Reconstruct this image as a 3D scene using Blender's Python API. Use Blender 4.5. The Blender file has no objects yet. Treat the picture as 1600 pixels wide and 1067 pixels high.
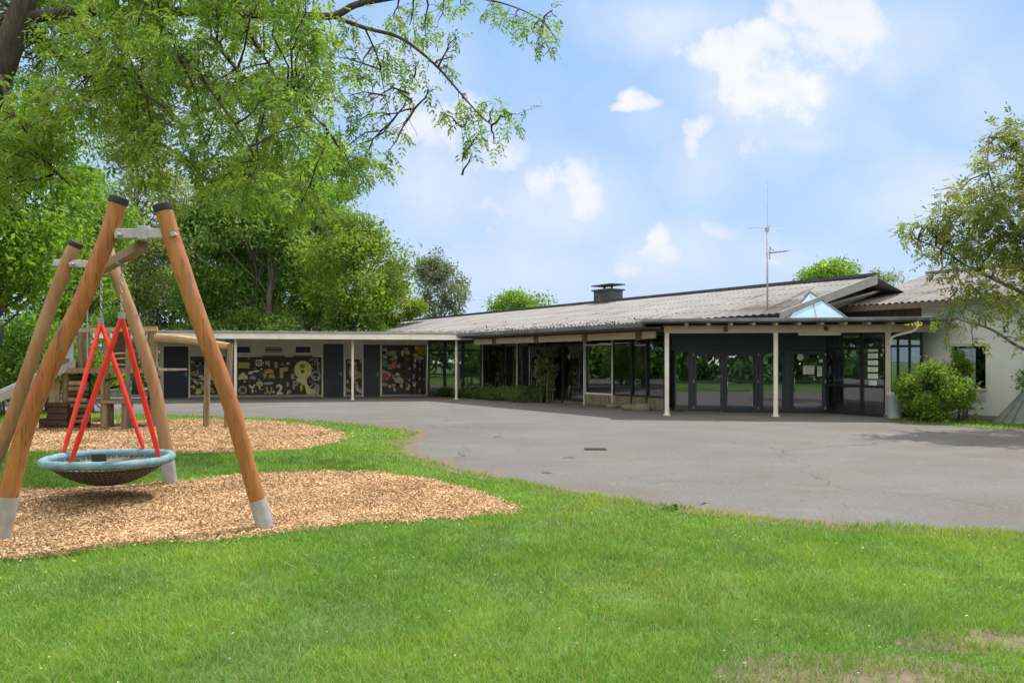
import bpy, bmesh, math, random
import numpy as np
from mathutils import Vector, Matrix, noise as mnoise
R = math.radians
scene = bpy.context.scene
COL = scene.collection
F_PX, HY, HC = 1200.0, 564.0, 1.65          # focal length in photo pixels, horizon row, eye height

# ------------------------------------------------------------------ camera
cam_d = bpy.data.cameras.new("camera")
cam = bpy.data.objects.new("camera", cam_d); COL.objects.link(cam)
cam.location = (0, 0, HC); cam.rotation_euler = (R(90), 0, 0)
cam_d.sensor_width = 36.0; cam_d.lens = 36.0 * F_PX / 1600
cam_d.shift_y = (HY - 533.5) / 1600
cam_d.clip_start = 0.05; cam_d.clip_end = 3000
scene.camera = cam

# ------------------------------------------------------------------ light
SUN_TO = Vector((0.42, 0.46, 1.1)).normalized()
SUN_EL = math.asin(SUN_TO.z)
sun_d = bpy.data.lights.new("sun", 'SUN'); sun_d.energy = 4.6; sun_d.angle = R(0.6); sun_d.color = (1.0, 0.95, 0.87)
sun = bpy.data.objects.new("sun", sun_d); COL.objects.link(sun); sun.location = (10, 10, 30)
sun.rotation_euler = SUN_TO.to_track_quat('Z', 'Y').to_euler()
scene.view_settings.view_transform = 'Standard'; scene.view_settings.look = 'None'
scene.view_settings.exposure = 0.25; scene.view_settings.gamma = 1.0
scene.view_settings.use_curve_mapping = False
scene.cycles.max_bounces = 8; scene.cycles.transparent_max_bounces = 12

# ------------------------------------------------------------------ world: Nishita sky with procedural clouds by direction
wd = bpy.data.worlds.new("World"); scene.world = wd; wd.use_nodes = True
nt = wd.node_tree; nt.nodes.clear()
def wn(t, **k):
    n = nt.nodes.new(t)
    for a, b in k.items(): setattr(n, a, b)
    return n
L = nt.links.new
def wmath(op, a, b=None, c=None, clamp=False):
    n = wn('ShaderNodeMath', operation=op); n.use_clamp = clamp
    for i, x in enumerate((a, b, c)):
        if x is None: continue
        if isinstance(x, (int, float)): n.inputs[i].default_value = x
        else: L(x, n.inputs[i])
    return n.outputs[0]
def wsmooth(x, lo, hi):
    n = wn('ShaderNodeMapRange', interpolation_type='SMOOTHSTEP'); L(x, n.inputs['Value'])
    n.inputs['From Min'].default_value = lo; n.inputs['From Max'].default_value = hi
    return n.outputs['Result']
sky = wn('ShaderNodeTexSky', sky_type='NISHITA'); sky.sun_disc = False
sky.sun_elevation = SUN_EL; sky.sun_rotation = math.atan2(SUN_TO.x, SUN_TO.y)
sky.air_density = 1.0; sky.dust_density = 0.6; sky.ozone_density = 1.2
tc = wn('ShaderNodeTexCoord'); sep = wn('ShaderNodeSeparateXYZ'); L(tc.outputs['Generated'], sep.inputs[0])
ycl = wmath('MAXIMUM', sep.outputs['Y'], 0.05)
pu = wmath('DIVIDE', sep.outputs['X'], ycl); pv = wmath('DIVIDE', sep.outputs['Z'], ycl)
pc = wn('ShaderNodeCombineXYZ'); L(pu, pc.inputs[0]); L(pv, pc.inputs[1])
nz = wn('ShaderNodeTexNoise'); nz.inputs['Scale'].default_value = 12.0; nz.inputs['Detail'].default_value = 9; nz.inputs['Roughness'].default_value = 0.6
L(pc.outputs[0], nz.inputs['Vector'])
nz2 = wn('ShaderNodeTexNoise'); nz2.inputs['Scale'].default_value = 2.4; nz2.inputs['Detail'].default_value = 6; nz2.inputs['Roughness'].default_value = 0.55
L(pc.outputs[0], nz2.inputs['Vector'])
warp = wn('ShaderNodeVectorMath', operation='SUBTRACT'); L(nz.outputs['Color'], warp.inputs[0]); warp.inputs[1].default_value = (.5, .5, .5)
warps = wn('ShaderNodeVectorMath', operation='SCALE'); L(warp.outputs[0], warps.inputs[0]); warps.inputs['Scale'].default_value = 0.06
pw = wn('ShaderNodeVectorMath', operation='ADD'); L(pc.outputs[0], pw.inputs[0]); L(warps.outputs[0], pw.inputs[1])
# (px, py, rx, ry, weight): the clouds of the photograph, as directions
PUFFS = [(1150,70,62,38,1.0),(1195,60,50,28,1.0),(1225,130,80,60,.9),(1285,60,70,70,.95),(1330,30,60,50,.8),(1180,130,50,60,.8),(1265,30,30,50,.9),(1205,185,50,55,.55),
         (1006,152,26,12,1.05),(990,164,22,10,.9),(1082,190,30,20,1.05),(1076,220,20,34,.8),(885,268,40,20,1.0),(905,300,42,42,.85),(850,290,36,26,.7),(770,240,55,26,.8),(700,190,70,50,.75),(655,110,40,60,.75),
         (1028,378,20,26,.95),(1050,398,22,18,.85),(975,420,34,14,.7),(1120,370,38,16,.6),(1190,410,44,14,.5),(760,340,60,40,.6),(480,120,80,70,.6)]
VEILS = [(1200,140,170,130,.62),(1060,40,170,70,.55),(1400,60,190,110,.5),(1090,250,80,90,.5),(1030,190,70,60,.3),(860,320,150,90,.62),(700,280,130,110,.55),(640,120,110,110,.55),(1040,400,140,60,.5),(1250,225,90,30,.45),
         (1480,300,170,75,.5),(1540,140,140,130,.4),(800,420,220,70,.45),(1200,400,150,45,.35),(300,100,260,150,.5)]
def cloud_sum(lst, vec, outer):
    acc = None
    for (cx, cy, rx, ry, w) in lst:
        s = wn('ShaderNodeVectorMath', operation='SUBTRACT'); L(vec, s.inputs[0]); s.inputs[1].default_value = ((cx-800)/F_PX, (HY-cy)/F_PX, 0)
        m = wn('ShaderNodeVectorMath', operation='MULTIPLY'); L(s.outputs[0], m.inputs[0]); m.inputs[1].default_value = (F_PX/rx, F_PX/ry, 0)
        l = wn('ShaderNodeVectorMath', operation='LENGTH'); L(m.outputs[0], l.inputs[0])
        k = wmath('MULTIPLY', wsmooth(l.outputs['Value'], outer, 0.0), w)
        acc = k if acc is None else wmath('MAXIMUM', acc, k)
    return acc
puff = cloud_sum(PUFFS, pw.outputs[0], 2.15); veil = cloud_sum(VEILS, pw.outputs[0], 1.5)
nzf = wmath('SUBTRACT', nz.outputs['Fac'], .5)
pm = wmath('MULTIPLY', wsmooth(wmath('ADD', puff, wmath('MULTIPLY', nzf, 1.7)), .14, .86), wmath('ADD', .62, wmath('MULTIPLY', wsmooth(nz.outputs['Fac'], .3, .6), .38)))
vm = wmath('MULTIPLY', veil, wmath('ADD', 1.0, wmath('MULTIPLY', nzf, 1.3)), clamp=True)
cm = wmath('MAXIMUM', pm, vm)
wisp = wmath('MULTIPLY', wsmooth(nz2.outputs['Fac'], .42, .75), .32)
front = wsmooth(sep.outputs['Y'], .05, .3)
n3 = wn('ShaderNodeTexNoise'); n3.inputs['Scale'].default_value = 2.2; n3.inputs['Detail'].default_value = 7; L(tc.outputs['Generated'], n3.inputs['Vector'])
rear = wsmooth(n3.outputs['Fac'], .32, .52)
haze_h = wmath('MULTIPLY', wsmooth(sep.outputs['Z'], .40, 0.0), .36)
fr = wmath('MAXIMUM', cm, wisp)
mask = wmath('ADD', wmath('MULTIPLY', fr, front), wmath('MULTIPLY', rear, wmath('SUBTRACT', 1.0, front)))
mask = wmath('ADD', mask, wmath('MULTIPLY', haze_h, wmath('SUBTRACT', 1.0, mask)), clamp=True)
base = wn('ShaderNodeMix', data_type='RGBA'); base.inputs[0].default_value = .8
L(sky.outputs[0], base.inputs[6]); base.inputs[7].default_value = (3.25, 5.45, 8.9, 1)
# unseen clouds behind the camera, brightened to fill the surfaces that face it
shade = wn('ShaderNodeMix', data_type='RGBA'); L(wsmooth(nz2.outputs['Fac'], .35, .62), shade.inputs[0]); shade.inputs[6].default_value = (6.9, 7.35, 8.2, 1); shade.inputs[7].default_value = (8.3, 8.45, 8.75, 1)
ccol = wn('ShaderNodeMix', data_type='RGBA'); L(wsmooth(sep.outputs['Y'], -.45, .12), ccol.inputs[0]); ccol.inputs[6].default_value = (23, 22, 20.5, 1); L(shade.outputs[2], ccol.inputs[7])
mix = wn('ShaderNodeMix', data_type='RGBA'); L(mask, mix.inputs[0]); L(base.outputs[2], mix.inputs[6]); L(ccol.outputs[2], mix.inputs[7])
bg = wn('ShaderNodeBackground'); L(mix.outputs[2], bg.inputs[0]); bg.inputs[1].default_value = 0.1
wo = wn('ShaderNodeOutputWorld'); L(bg.outputs[0], wo.inputs[0])

# ------------------------------------------------------------------ pixel -> world helpers
def at(px, py, d): return Vector(((px-800)/F_PX*d, d, HC-(py-HY)/F_PX*d))
def gnd(px, py):
    d = F_PX*HC/(py-HY); return Vector(((px-800)/F_PX*d, d, 0))
def V(*a): return Vector(a)

# ------------------------------------------------------------------ materials
def mat(name, c, c2=None, rough=.7, scale=4.0, stretch=(1,1,1), bump=0.0, bscale=60.0, metal=0.0, spec=.4, lo=.35, hi=.65, detail=6, coat=0.0):
    m = bpy.data.materials.new(name); m.use_nodes = True; t = m.node_tree; b = t.nodes['Principled BSDF']
    b.inputs['Roughness'].default_value = rough; b.inputs['Metallic'].default_value = metal
    b.inputs['Specular IOR Level'].default_value = spec; b.inputs['Coat Weight'].default_value = coat
    c2 = c2 or tuple(x*.8 for x in c)
    co = t.nodes.new('ShaderNodeTexCoord'); mp = t.nodes.new('ShaderNodeMapping'); mp.inputs['Scale'].default_value = stretch
    t.links.new(co.outputs['Object'], mp.inputs[0])
    n = t.nodes.new('ShaderNodeTexNoise'); n.inputs['Scale'].default_value = scale; n.inputs['Detail'].default_value = detail
    t.links.new(mp.outputs[0], n.inputs['Vector'])
    r = t.nodes.new('ShaderNodeValToRGB'); r.color_ramp.elements[0].position = lo; r.color_ramp.elements[1].position = hi
    r.color_ramp.elements[0].color = (*c2, 1); r.color_ramp.elements[1].color = (*c, 1)
    t.links.new(n.outputs['Fac'], r.inputs[0]); t.links.new(r.outputs[0], b.inputs['Base Color'])
    if bump:
        n2 = t.nodes.new('ShaderNodeTexNoise'); n2.inputs['Scale'].default_value = bscale; n2.inputs['Detail'].default_value = 4
        t.links.new(mp.outputs[0], n2.inputs['Vector'])
        bp = t.nodes.new('ShaderNodeBump'); bp.inputs['Strength'].default_value = bump; bp.inputs['Distance'].default_value = .02
        t.links.new(n2.outputs['Fac'], bp.inputs['Height']); t.links.new(bp.outputs[0], b.inputs['Normal'])
    return m
def over(m, c, scale, lo, hi, stretch=(1,1,1), amt=1.0, w=0.0):
    """a second layer of dirt or wear with a shape of its own"""
    t = m.node_tree; b = t.nodes['Principled BSDF']; src = b.inputs['Base Color'].links[0].from_socket
    co = t.nodes.new('ShaderNodeTexCoord'); mp = t.nodes.new('ShaderNodeMapping'); mp.inputs['Scale'].default_value = stretch; mp.inputs['Location'].default_value = (w, w*.7, 0)
    t.links.new(co.outputs['Object'], mp.inputs[0])
    n = t.nodes.new('ShaderNodeTexNoise'); n.inputs['Scale'].default_value = scale; n.inputs['Detail'].default_value = 7; n.inputs['Roughness'].default_value = .62
    t.links.new(mp.outputs[0], n.inputs['Vector'])
    mr = t.nodes.new('ShaderNodeMapRange'); mr.inputs['From Min'].default_value = lo; mr.inputs['From Max'].default_value = hi; mr.inputs['To Max'].default_value = amt
    t.links.new(n.outputs['Fac'], mr.inputs[0])
    mx = t.nodes.new('ShaderNodeMix'); mx.data_type = 'RGBA'; t.links.new(mr.outputs[0], mx.inputs[0]); t.links.new(src, mx.inputs[6]); mx.inputs[7].default_value = (*c, 1)
    t.links.new(mx.outputs[2], b.inputs['Base Color']); return m
def colmat(name, trans=0.0, rough=.6, spec=.3, tint=(1.15,1.1,.6)):
    m = bpy.data.materials.new(name); m.use_nodes = True; t = m.node_tree; b = t.nodes['Principled BSDF']
    a = t.nodes.new('ShaderNodeAttribute'); a.attribute_name = 'col'
    t.links.new(a.outputs['Color'], b.inputs['Base Color']); b.inputs['Roughness'].default_value = rough; b.inputs['Specular IOR Level'].default_value = spec
    if trans:
        tr = t.nodes.new('ShaderNodeBsdfTranslucent'); mu = t.nodes.new('ShaderNodeMix'); mu.data_type = 'RGBA'; mu.blend_type = 'MULTIPLY'
        mu.inputs[0].default_value = 1; t.links.new(a.outputs['Color'], mu.inputs[6]); mu.inputs[7].default_value = (*tint, 1); mu.clamp_result = False
        t.links.new(mu.outputs[2], tr.inputs[0])
        ms = t.nodes.new('ShaderNodeMixShader'); ms.inputs[0].default_value = trans
        t.links.new(b.outputs[0], ms.inputs[1]); t.links.new(tr.outputs[0], ms.inputs[2]); t.links.new(ms.outputs[0], t.nodes['Material Output'].inputs[0])
    return m
def glass(name, fac=.3, tint=(.55,.6,.6), rough=.0):
    m = bpy.data.materials.new(name); m.use_nodes = True; t = m.node_tree; t.nodes.clear()
    o = t.nodes.new('ShaderNodeOutputMaterial'); g = t.nodes.new('ShaderNodeBsdfGlossy'); tr = t.nodes.new('ShaderNodeBsdfTransparent')
    g.inputs['Roughness'].default_value = rough; g.inputs[0].default_value = (.95,.96,1,1); tr.inputs[0].default_value = (*tint, 1)
    lw = t.nodes.new('ShaderNodeLayerWeight'); lw.inputs[0].default_value = .25
    ma = t.nodes.new('ShaderNodeMath'); ma.operation = 'MULTIPLY_ADD'; ma.inputs[1].default_value = .6; ma.inputs[2].default_value = fac; ma.use_clamp = True
    t.links.new(lw.outputs['Fresnel'], ma.inputs[0])
    co = t.nodes.new('ShaderNodeTexCoord'); n = t.nodes.new('ShaderNodeTexNoise'); n.inputs['Scale'].default_value = 1.3
    t.links.new(co.outputs['Object'], n.inputs['Vector'])
    bp = t.nodes.new('ShaderNodeBump'); bp.inputs['Strength'].default_value = .05; bp.inputs['Distance'].default_value = .02
    t.links.new(n.outputs['Fac'], bp.inputs['Height']); t.links.new(bp.outputs[0], g.inputs['Normal'])
    ms = t.nodes.new('ShaderNodeMixShader'); t.links.new(ma.outputs[0], ms.inputs[0]); t.links.new(tr.outputs[0], ms.inputs[1]); t.links.new(g.outputs[0], ms.inputs[2])
    t.links.new(ms.outputs[0], o.inputs[0]); return m
def emit(name, c, s):
    m = bpy.data.materials.new(name); m.use_nodes = True; b = m.node_tree.nodes['Principled BSDF']
    b.inputs['Base Color'].default_value = (*c,1); b.inputs['Emission Color'].default_value = (*c,1); b.inputs['Emission Strength'].default_value = s; return m

MT = {}
MT['log'] = over(over(mat('varnished_log', (.40,.145,.046), (.28,.098,.032), rough=.5, scale=3, stretch=(6,6,.7), bump=.25, bscale=14, spec=.35), (.47,.27,.10), 1.1, .5, .75, (1,1,.6), .5), (.10,.04,.02), 9, .56, .66, (4,4,.2), .85)
over(over(MT['log'], (.14,.06,.03), 4.5, .66, .72, (1.6,1.6,1), .8, w=3), (.30,.20,.13), 2.0, .55, .72, (1.5,1.5,.5), .55, w=8)
MT['old_log'] = over(mat('faded_log', (.36,.19,.09), (.27,.14,.065), rough=.6, scale=3, stretch=(6,6,.7), bump=.25, bscale=14), (.34,.25,.16), 1.3, .45, .7, amt=.7)
MT['grey_wood'] = over(mat('weathered_timber', (.30,.225,.14), (.18,.125,.075), rough=.85, scale=5, stretch=(5,5,.7), bump=.4, bscale=20), (.10,.075,.05), 2.2, .55, .75)
MT['dark_wood'] = mat('dark_timber', (.085,.055,.035), (.045,.03,.022), rough=.85, scale=6, stretch=(1,1,4), bump=.4, bscale=25)
MT['pale_log'] = mat('pale_log', (.52,.38,.24), (.40,.28,.17), rough=.75, scale=4, stretch=(1,4,4), bump=.2)
MT['steel'] = over(mat('galvanised_steel', (.42,.42,.42), (.33,.33,.34), rough=.55, scale=9, metal=.25, bump=.08), (.26,.22,.18), 5, .6, .78, amt=.6)
MT['rubber'] = mat('black_cap', (.03,.03,.03), rough=.6, scale=8)
MT['red'] = over(mat('red_rubber_tube', (.78,.035,.025), (.64,.025,.02), rough=.4, scale=6, spec=.5), (.35,.05,.05), 7, .62, .75, amt=.5)
MT['rim'] = over(mat('blue_rope_rim', (.17,.31,.36), (.11,.215,.265), rough=.75, scale=12, stretch=(1,1,3), bump=.35, bscale=70), (.30,.42,.46), 3, .5, .75)
MT['net'] = mat('dark_rope_net', (.17,.16,.155), (.11,.105,.10), rough=.9, scale=20)
MT['chain'] = mat('chain_metal', (.45,.45,.44), rough=.4, metal=.8)
MT['white_paint'] = over(mat('cream_paint', (.70,.68,.62), (.63,.60,.54), rough=.55, scale=2), (.40,.37,.31), 3.1, .58, .78, (1,1,.4), .5)
MT['beige'] = over(mat('beige_timber', (.55,.47,.35), (.47,.40,.30), rough=.7, scale=2.2), (.33,.27,.19), 2.7, .58, .8, amt=.55)
MT['wall'] = over(mat('white_render', (.84,.84,.83), (.78,.78,.77), rough=.9, scale=1.2, bump=.12, bscale=90), (.62,.62,.60), .9, .6, .8, (1,1,.35), .5)
MT['plaster'] = over(mat('cream_wall', (.66,.61,.52), (.58,.54,.46), rough=.85, scale=1.5), (.42,.39,.33), 1.3, .58, .8, amt=.5)
MT['brown'] = mat('brown_cladding', (.16,.115,.085), (.11,.08,.06), rough=.8, scale=2, stretch=(8,8,.6))
MT['navy'] = mat('navy_paint', (.026,.033,.06), (.019,.025,.046), rough=.4, scale=2, spec=.45)
MT['black_metal'] = mat('dark_frame', (.020,.021,.026), rough=.45, scale=4)
MT['roof'] = over(over(over(mat('fibre_cement', (.255,.247,.24), (.20,.193,.185), rough=.9, scale=1.1, bump=.3, bscale=30), (.12,.11,.095), .55, .5, .72, amt=.75), (.10,.09,.075), 4.5, .6, .72, amt=.8, w=7), (.17,.15,.10), 1.7, .58, .75, amt=.6, w=3)
def streak(m, c, scale, lo, hi, su, sn, amt, w=0.0, ang=math.atan2(.829,-.559)):
    over(m, c, scale, lo, hi, amt=amt, w=w); mp = [x for x in m.node_tree.nodes if x.bl_idname=='ShaderNodeMapping'][-1]
    mp.vector_type = 'TEXTURE'; mp.inputs['Rotation'].default_value = (0,0,ang); mp.inputs['Scale'].default_value = (1/su,1/sn,1); return m
MT['roof'] = streak(streak(MT['roof'], (.075,.07,.06), 1.0, .60, .68, 3.2, .22, .85), (.40,.39,.37), 1.0, .58, .70, 2.0, .3, .5, 4)
MT['roof2'] = over(over(mat('brown_fibre_cement', (.22,.205,.195), (.17,.158,.15), rough=.9, scale=1.1, bump=.3, bscale=30), (.10,.085,.075), .8, .5, .72, amt=.75), (.09,.08,.06), 5, .6, .72, amt=.7, w=7)
MT['felt'] = over(mat('roof_felt', (.17,.165,.16), (.11,.105,.10), rough=.9, scale=2, bump=.3), (.30,.28,.25), 1.6, .55, .75, amt=.6)
MT['gutter'] = over(mat('grey_gutter', (.17,.18,.20), (.11,.12,.13), rough=.5, scale=2, metal=.3), (.36,.36,.37), 1.4, .58, .72, amt=.7)
MT['flash'] = mat('zinc_flashing', (.33,.33,.335), (.26,.26,.265), rough=.6, scale=2, metal=.2)
MT['chim'] = mat('slate_chimney', (.065,.068,.075), (.04,.042,.048), rough=.7, scale=3)
MT['glass'] = glass('window_glass', .10, (.5,.54,.55))
MT['door_glass'] = glass('door_glass', .15, (.62,.66,.7))
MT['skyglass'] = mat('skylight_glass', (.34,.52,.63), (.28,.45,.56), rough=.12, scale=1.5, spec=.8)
MT['room'] = mat('interior_wall', (.30,.285,.265), (.23,.22,.205), rough=.9, scale=.8)
MT['roomfloor'] = mat('interior_floor', (.14,.12,.10), rough=.6, scale=2)
MT['curtain'] = mat('curtain_cloth', (.33,.31,.28), (.18,.17,.155), rough=.9, scale=1.0, stretch=(7,7,.15))
MT['stone'] = over(mat('sandstone', (.22,.195,.135), (.16,.14,.095), rough=.9, scale=3, bump=.4), (.14,.13,.09), 2.5, .55, .75)
MT['paper'] = mat('paper', (.72,.72,.72), (.62,.62,.63), rough=.8, scale=18)
MT['ink'] = mat('ink', (.09,.09,.11), rough=.8)
MT['grey_plastic'] = mat('grey_plastic', (.42,.46,.52), (.33,.37,.43), rough=.5, scale=3)
MT['planter'] = mat('grey_green_boards', (.22,.26,.24), (.15,.18,.17), rough=.7, scale=4, stretch=(1,1,.4))
MT['bark'] = mat('bark', (.075,.058,.042), (.035,.028,.021), rough=.95, scale=5, stretch=(3,3,.5), bump=.8, bscale=18)
MT['bark_grey'] = mat('grey_bark', (.15,.135,.115), (.07,.062,.052), rough=.95, scale=4, stretch=(2,2,.5), bump=.6)
MT['leaf'] = colmat('leaves', .55)
MT['leaf_dull'] = colmat('dull_leaves', .30, tint=(1.05,1.05,.7))
MT['grass'] = colmat('grass_blades', .42, rough=.5, tint=(1.1,1.15,.45))
MT['chip'] = colmat('wood_chips', 0, rough=.85, spec=.2)
MT['paint'] = colmat('mural_paint', 0, rough=.6)

streak(MT['roof2'], (.07,.06,.055), 1.0, .60, .68, 3.0, .22, .8)
# ------------------------------------------------------------------ mesh builders
ORIG = {}
def tag(o, label=None, cat=None, group=None, kind=None):
    if label: o['label'] = label
    if cat: o['category'] = cat
    if group: o['group'] = group
    if kind: o['kind'] = kind
    return o
def thing(name, loc, label, cat, group=None):
    o = bpy.data.objects.new(name, None); COL.objects.link(o); o.location = loc; o.empty_display_size = .2
    ORIG[o.name] = Vector(loc); return tag(o, label, cat, group)
def link(name, me, parent=None, loc=None):
    o = bpy.data.objects.new(name, me); COL.objects.link(o)
    if parent is not None: o.parent = parent; ORIG[o.name] = ORIG[parent.name]
    else:
        o.location = loc if loc is not None else (0,0,0); ORIG[o.name] = Vector(o.location)
    return o
class MB:
    def __init__(s): s.v = []; s.f = []; s.m = []; s.c = []; s.cc = None; s.mi = 0
    def face(s, idx): s.f.append(idx); s.m.append(s.mi); s.c.append(s.cc)
    def add(s, vs, fs):
        b = len(s.v); s.v += [tuple(x) for x in vs]
        for f in fs: s.face([b+i for i in f])
        return s
    def box(s, o, a, b, c):
        o, a, b, c = map(Vector, (o,a,b,c))
        vs = [o, o+a, o+a+b, o+b, o+c, o+a+c, o+a+b+c, o+b+c]
        return s.add(vs, [(0,3,2,1),(4,5,6,7),(0,1,5,4),(1,2,6,5),(2,3,7,6),(3,0,4,7)])
    def cbox(s, c, sx, sy, sz, rz=0):
        ca, sa = math.cos(rz), math.sin(rz); a = V(ca*sx, sa*sx, 0); b = V(-sa*sy, ca*sy, 0); e = V(0,0,sz)
        return s.box(Vector(c)-a/2-b/2-e/2, a, b, e)
    def bar(s, p0, p1, w, h, up=V(0,0,1)):
        p0, p1 = Vector(p0), Vector(p1); d = p1-p0; x = d.cross(up)
        if x.length < 1e-5: x = d.cross(V(1,0,0))
        x.normalize(); y = x.cross(d).normalized()
        return s.box(p0-x*w/2-y*h/2, d, x*w, y*h)
    def tube(s, pts, rads, n=10, cap=True):
        pts = [Vector(p) for p in pts]
        if not isinstance(rads, (list, tuple)): rads = [rads]*len(pts)
        b = len(s.v); x = None
        for i, p in enumerate(pts):
            t = (pts[min(i+1,len(pts)-1)]-pts[max(i-1,0)]).normalized()
            if x is None: x = t.cross(V(.13,.2,1) if abs(t.z) < .9 else V(1,.1,0)).normalized()
            x = (x - t*x.dot(t)).normalized(); y = t.cross(x)
            for k in range(n):
                a = 2*math.pi*k/n; s.v.append(tuple(p+(x*math.cos(a)+y*math.sin(a))*rads[i]))
        for i in range(len(pts)-1):
            for k in range(n):
                s.face([b+i*n+k, b+i*n+(k+1)%n, b+(i+1)*n+(k+1)%n, b+(i+1)*n+k])
        if cap:
            s.face([b+k for k in range(n)][::-1]); e = b+(len(pts)-1)*n; s.face([e+k for k in range(n)])
        return s
    def poly(s, pts): return s.add(pts, [tuple(range(len(pts)))])
    def prism(s, pts, ex):
        n = len(pts); ex = Vector(ex); vs = [Vector(p) for p in pts]+[Vector(p)+ex for p in pts]
        return s.add(vs, [tuple(range(n))[::-1], tuple(range(n,2*n))]+[(i,(i+1)%n,n+(i+1)%n,n+i) for i in range(n)])
    def build(s, name, mats, parent=None, smooth=False, loc=None, fix=True, bevel=0):
        off = ORIG[parent.name] if parent is not None else Vector(loc if loc is not None else (0,0,0))
        me = bpy.data.meshes.new(name); me.from_pydata([tuple(Vector(p)-off) for p in s.v], [], s.f)
        for m in (mats if isinstance(mats, (list,tuple)) else [mats]): me.materials.append(m)
        me.polygons.foreach_set('material_index', s.m)
        if any(c is not None for c in s.c):
            at_ = me.attributes.new('col', 'FLOAT_COLOR', 'FACE')
            at_.data.foreach_set('color', [x for c in s.c for x in (*(c or (.5,.5,.5)),1)])
        if fix:
            bm = bmesh.new(); bm.from_mesh(me); bmesh.ops.recalc_face_normals(bm, faces=bm.faces)
            if bevel: bmesh.ops.bevel(bm, geom=list(bm.edges), offset=bevel, segments=2, affect='EDGES', profile=.6)
            bm.to_mesh(me); bm.free()
        if smooth:
            me.shade_smooth()
            if smooth is not True: me.set_sharp_from_angle(angle=smooth)
        return link(name, me, parent, loc)
def np_mesh(name, verts, k, cols, material, parent=None, loc=None):
    """verts (N,k,3): N separate k-gons, one colour each"""
    off = np.array(ORIG[parent.name] if parent is not None else (loc if loc is not None else (0,0,0)), dtype=float)
    N = len(verts); me = bpy.data.meshes.new(name)
    me.vertices.add(N*k); me.vertices.foreach_set('co', (verts-off).astype(np.float32).ravel())
    me.loops.add(N*k); me.loops.foreach_set('vertex_index', np.arange(N*k, dtype=np.int32))
    me.polygons.add(N); me.polygons.foreach_set('loop_start', np.arange(0, N*k, k, dtype=np.int32))
    a = me.attributes.new('col', 'FLOAT_COLOR', 'FACE')
    a.data.foreach_set('color', np.concatenate([cols, np.ones((N,1))], 1).astype(np.float32).ravel())
    me.materials.append(material); me.update(calc_edges=True); me.validate()
    return link(name, me, parent, loc)
def unit(a): return a/np.maximum(np.linalg.norm(a, axis=-1, keepdims=True), 1e-9)
def leaf_quads(c, ax, nr, ln, wd, fold=.0):
    """diamond leaves: base c, along ax, width across"""
    ax = unit(ax); sd = unit(np.cross(ax, nr)); nn = np.cross(sd, ax)
    ln = np.asarray(ln)[:,None]; wd = np.asarray(wd)[:,None]
    mid = c+ax*ln*.45+nn*ln*fold
    return np.stack([c, mid+sd*wd/2, c+ax*ln-nn*ln*fold*.6, mid-sd*wd/2], 1)
def pal(rng, n, cols, jit=.14):
    cols = np.array(cols); i = rng.integers(0, len(cols), n); j = rng.integers(0, len(cols), n); t = rng.random((n,1))*.6
    return np.clip((cols[i]*(1-t)+cols[j]*t)*(1+rng.normal(0, jit, (n,1))), .004, .9)
def smooth_path(pts, n=6):
    """Catmull-Rom through points of any width"""
    P = [np.array(p, float) for p in pts]; P = [2*P[0]-P[1]]+P+[2*P[-1]-P[-2]]; out = []
    for i in range(1, len(P)-2):
        for k in range(n):
            t = k/n; out.append(.5*((2*P[i])+(-P[i-1]+P[i+1])*t+(2*P[i-1]-5*P[i]+4*P[i+1]-P[i+2])*t*t+(-P[i-1]+3*P[i]-3*P[i+1]+P[i+2])*t**3))
    out.append(P[-2]); return out
def in_poly(x, y, poly):
    inside = np.zeros(x.shape, bool); n = len(poly); j = n-1
    for i in range(n):
        xi, yi = poly[i]; xj, yj = poly[j]
        c = ((yi > y) != (yj > y)); den = (yj-yi) if yj != yi else 1e-12
        inside ^= c & (x < (xj-xi)*(y-yi)/den+xi); j = i
    return inside
def sheet(name, poly, z, material):
    bm = bmesh.new(); vs = [bm.verts.new((p[0], p[1], z)) for p in poly]; f = bm.faces.new(vs); f.normal_update()
    if f.normal.z < 0: f.normal_flip()
    bmesh.ops.triangulate(bm, faces=[f]); me = bpy.data.meshes.new(name); bm.to_mesh(me); bm.free(); me.materials.append(material)
    return tag(link(name, me), kind='structure')

# ------------------------------------------------------------------ ground
def gp(l): return [tuple(gnd(*p).xy) for p in l]
rs = random.Random(4)
def rough_edge(pts, amp=.05, n=10):
    o = []
    for p in smooth_path(pts, n):
        k = amp*min(1, .3+p[1]/15)
        o.append((p[0]+mnoise.noise((p[0]*2.3,p[1]*2.3,0))*k*2+rs.uniform(-k,k)*.4, p[1]+mnoise.noise((p[0]*2.3,p[1]*2.3,9))*k*2+rs.uniform(-k,k)*.4))
    return o
lawn_edge = gp([(1760,842),(1600,833),(1400,823),(1250,815),(1100,797),(1000,784),(900,768),(800,750),(700,728),(648,714),(628,703),(636,690),(650,681),(642,673),(560,663),(470,656),(380,652),(250,648),(100,642),(-100,640)])
asphalt = [(30, lawn_edge[0][1]-1.5)] + rough_edge(lawn_edge, .07) + [(-30, 26.5), (-40, 30), (-34, 42), (-8, 52), (24, 48), (34, 20)]
bed1 = gp([(-160,900),(0,877),(100,868),(250,850),(400,838),(520,826),(620,816),(720,810),(785,806),(810,800),(800,790),(740,769),(650,748),(590,741),(510,738),(400,742),(300,752),(200,760),(100,765),(0,768),(-160,775)])
bed1 = rough_edge(bed1+[bed1[0]], .06)[:-1]
bed2 = gp([(-140,706),(0,706),(100,707),(250,709),(380,707),(470,702),(520,693),(540,684),(520,674),(470,663),(420,658),(330,656),(240,657),(120,660),(0,662),(-140,664)])
bed2 = rough_edge(bed2+[bed2[0]], .1)[:-1]
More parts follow.
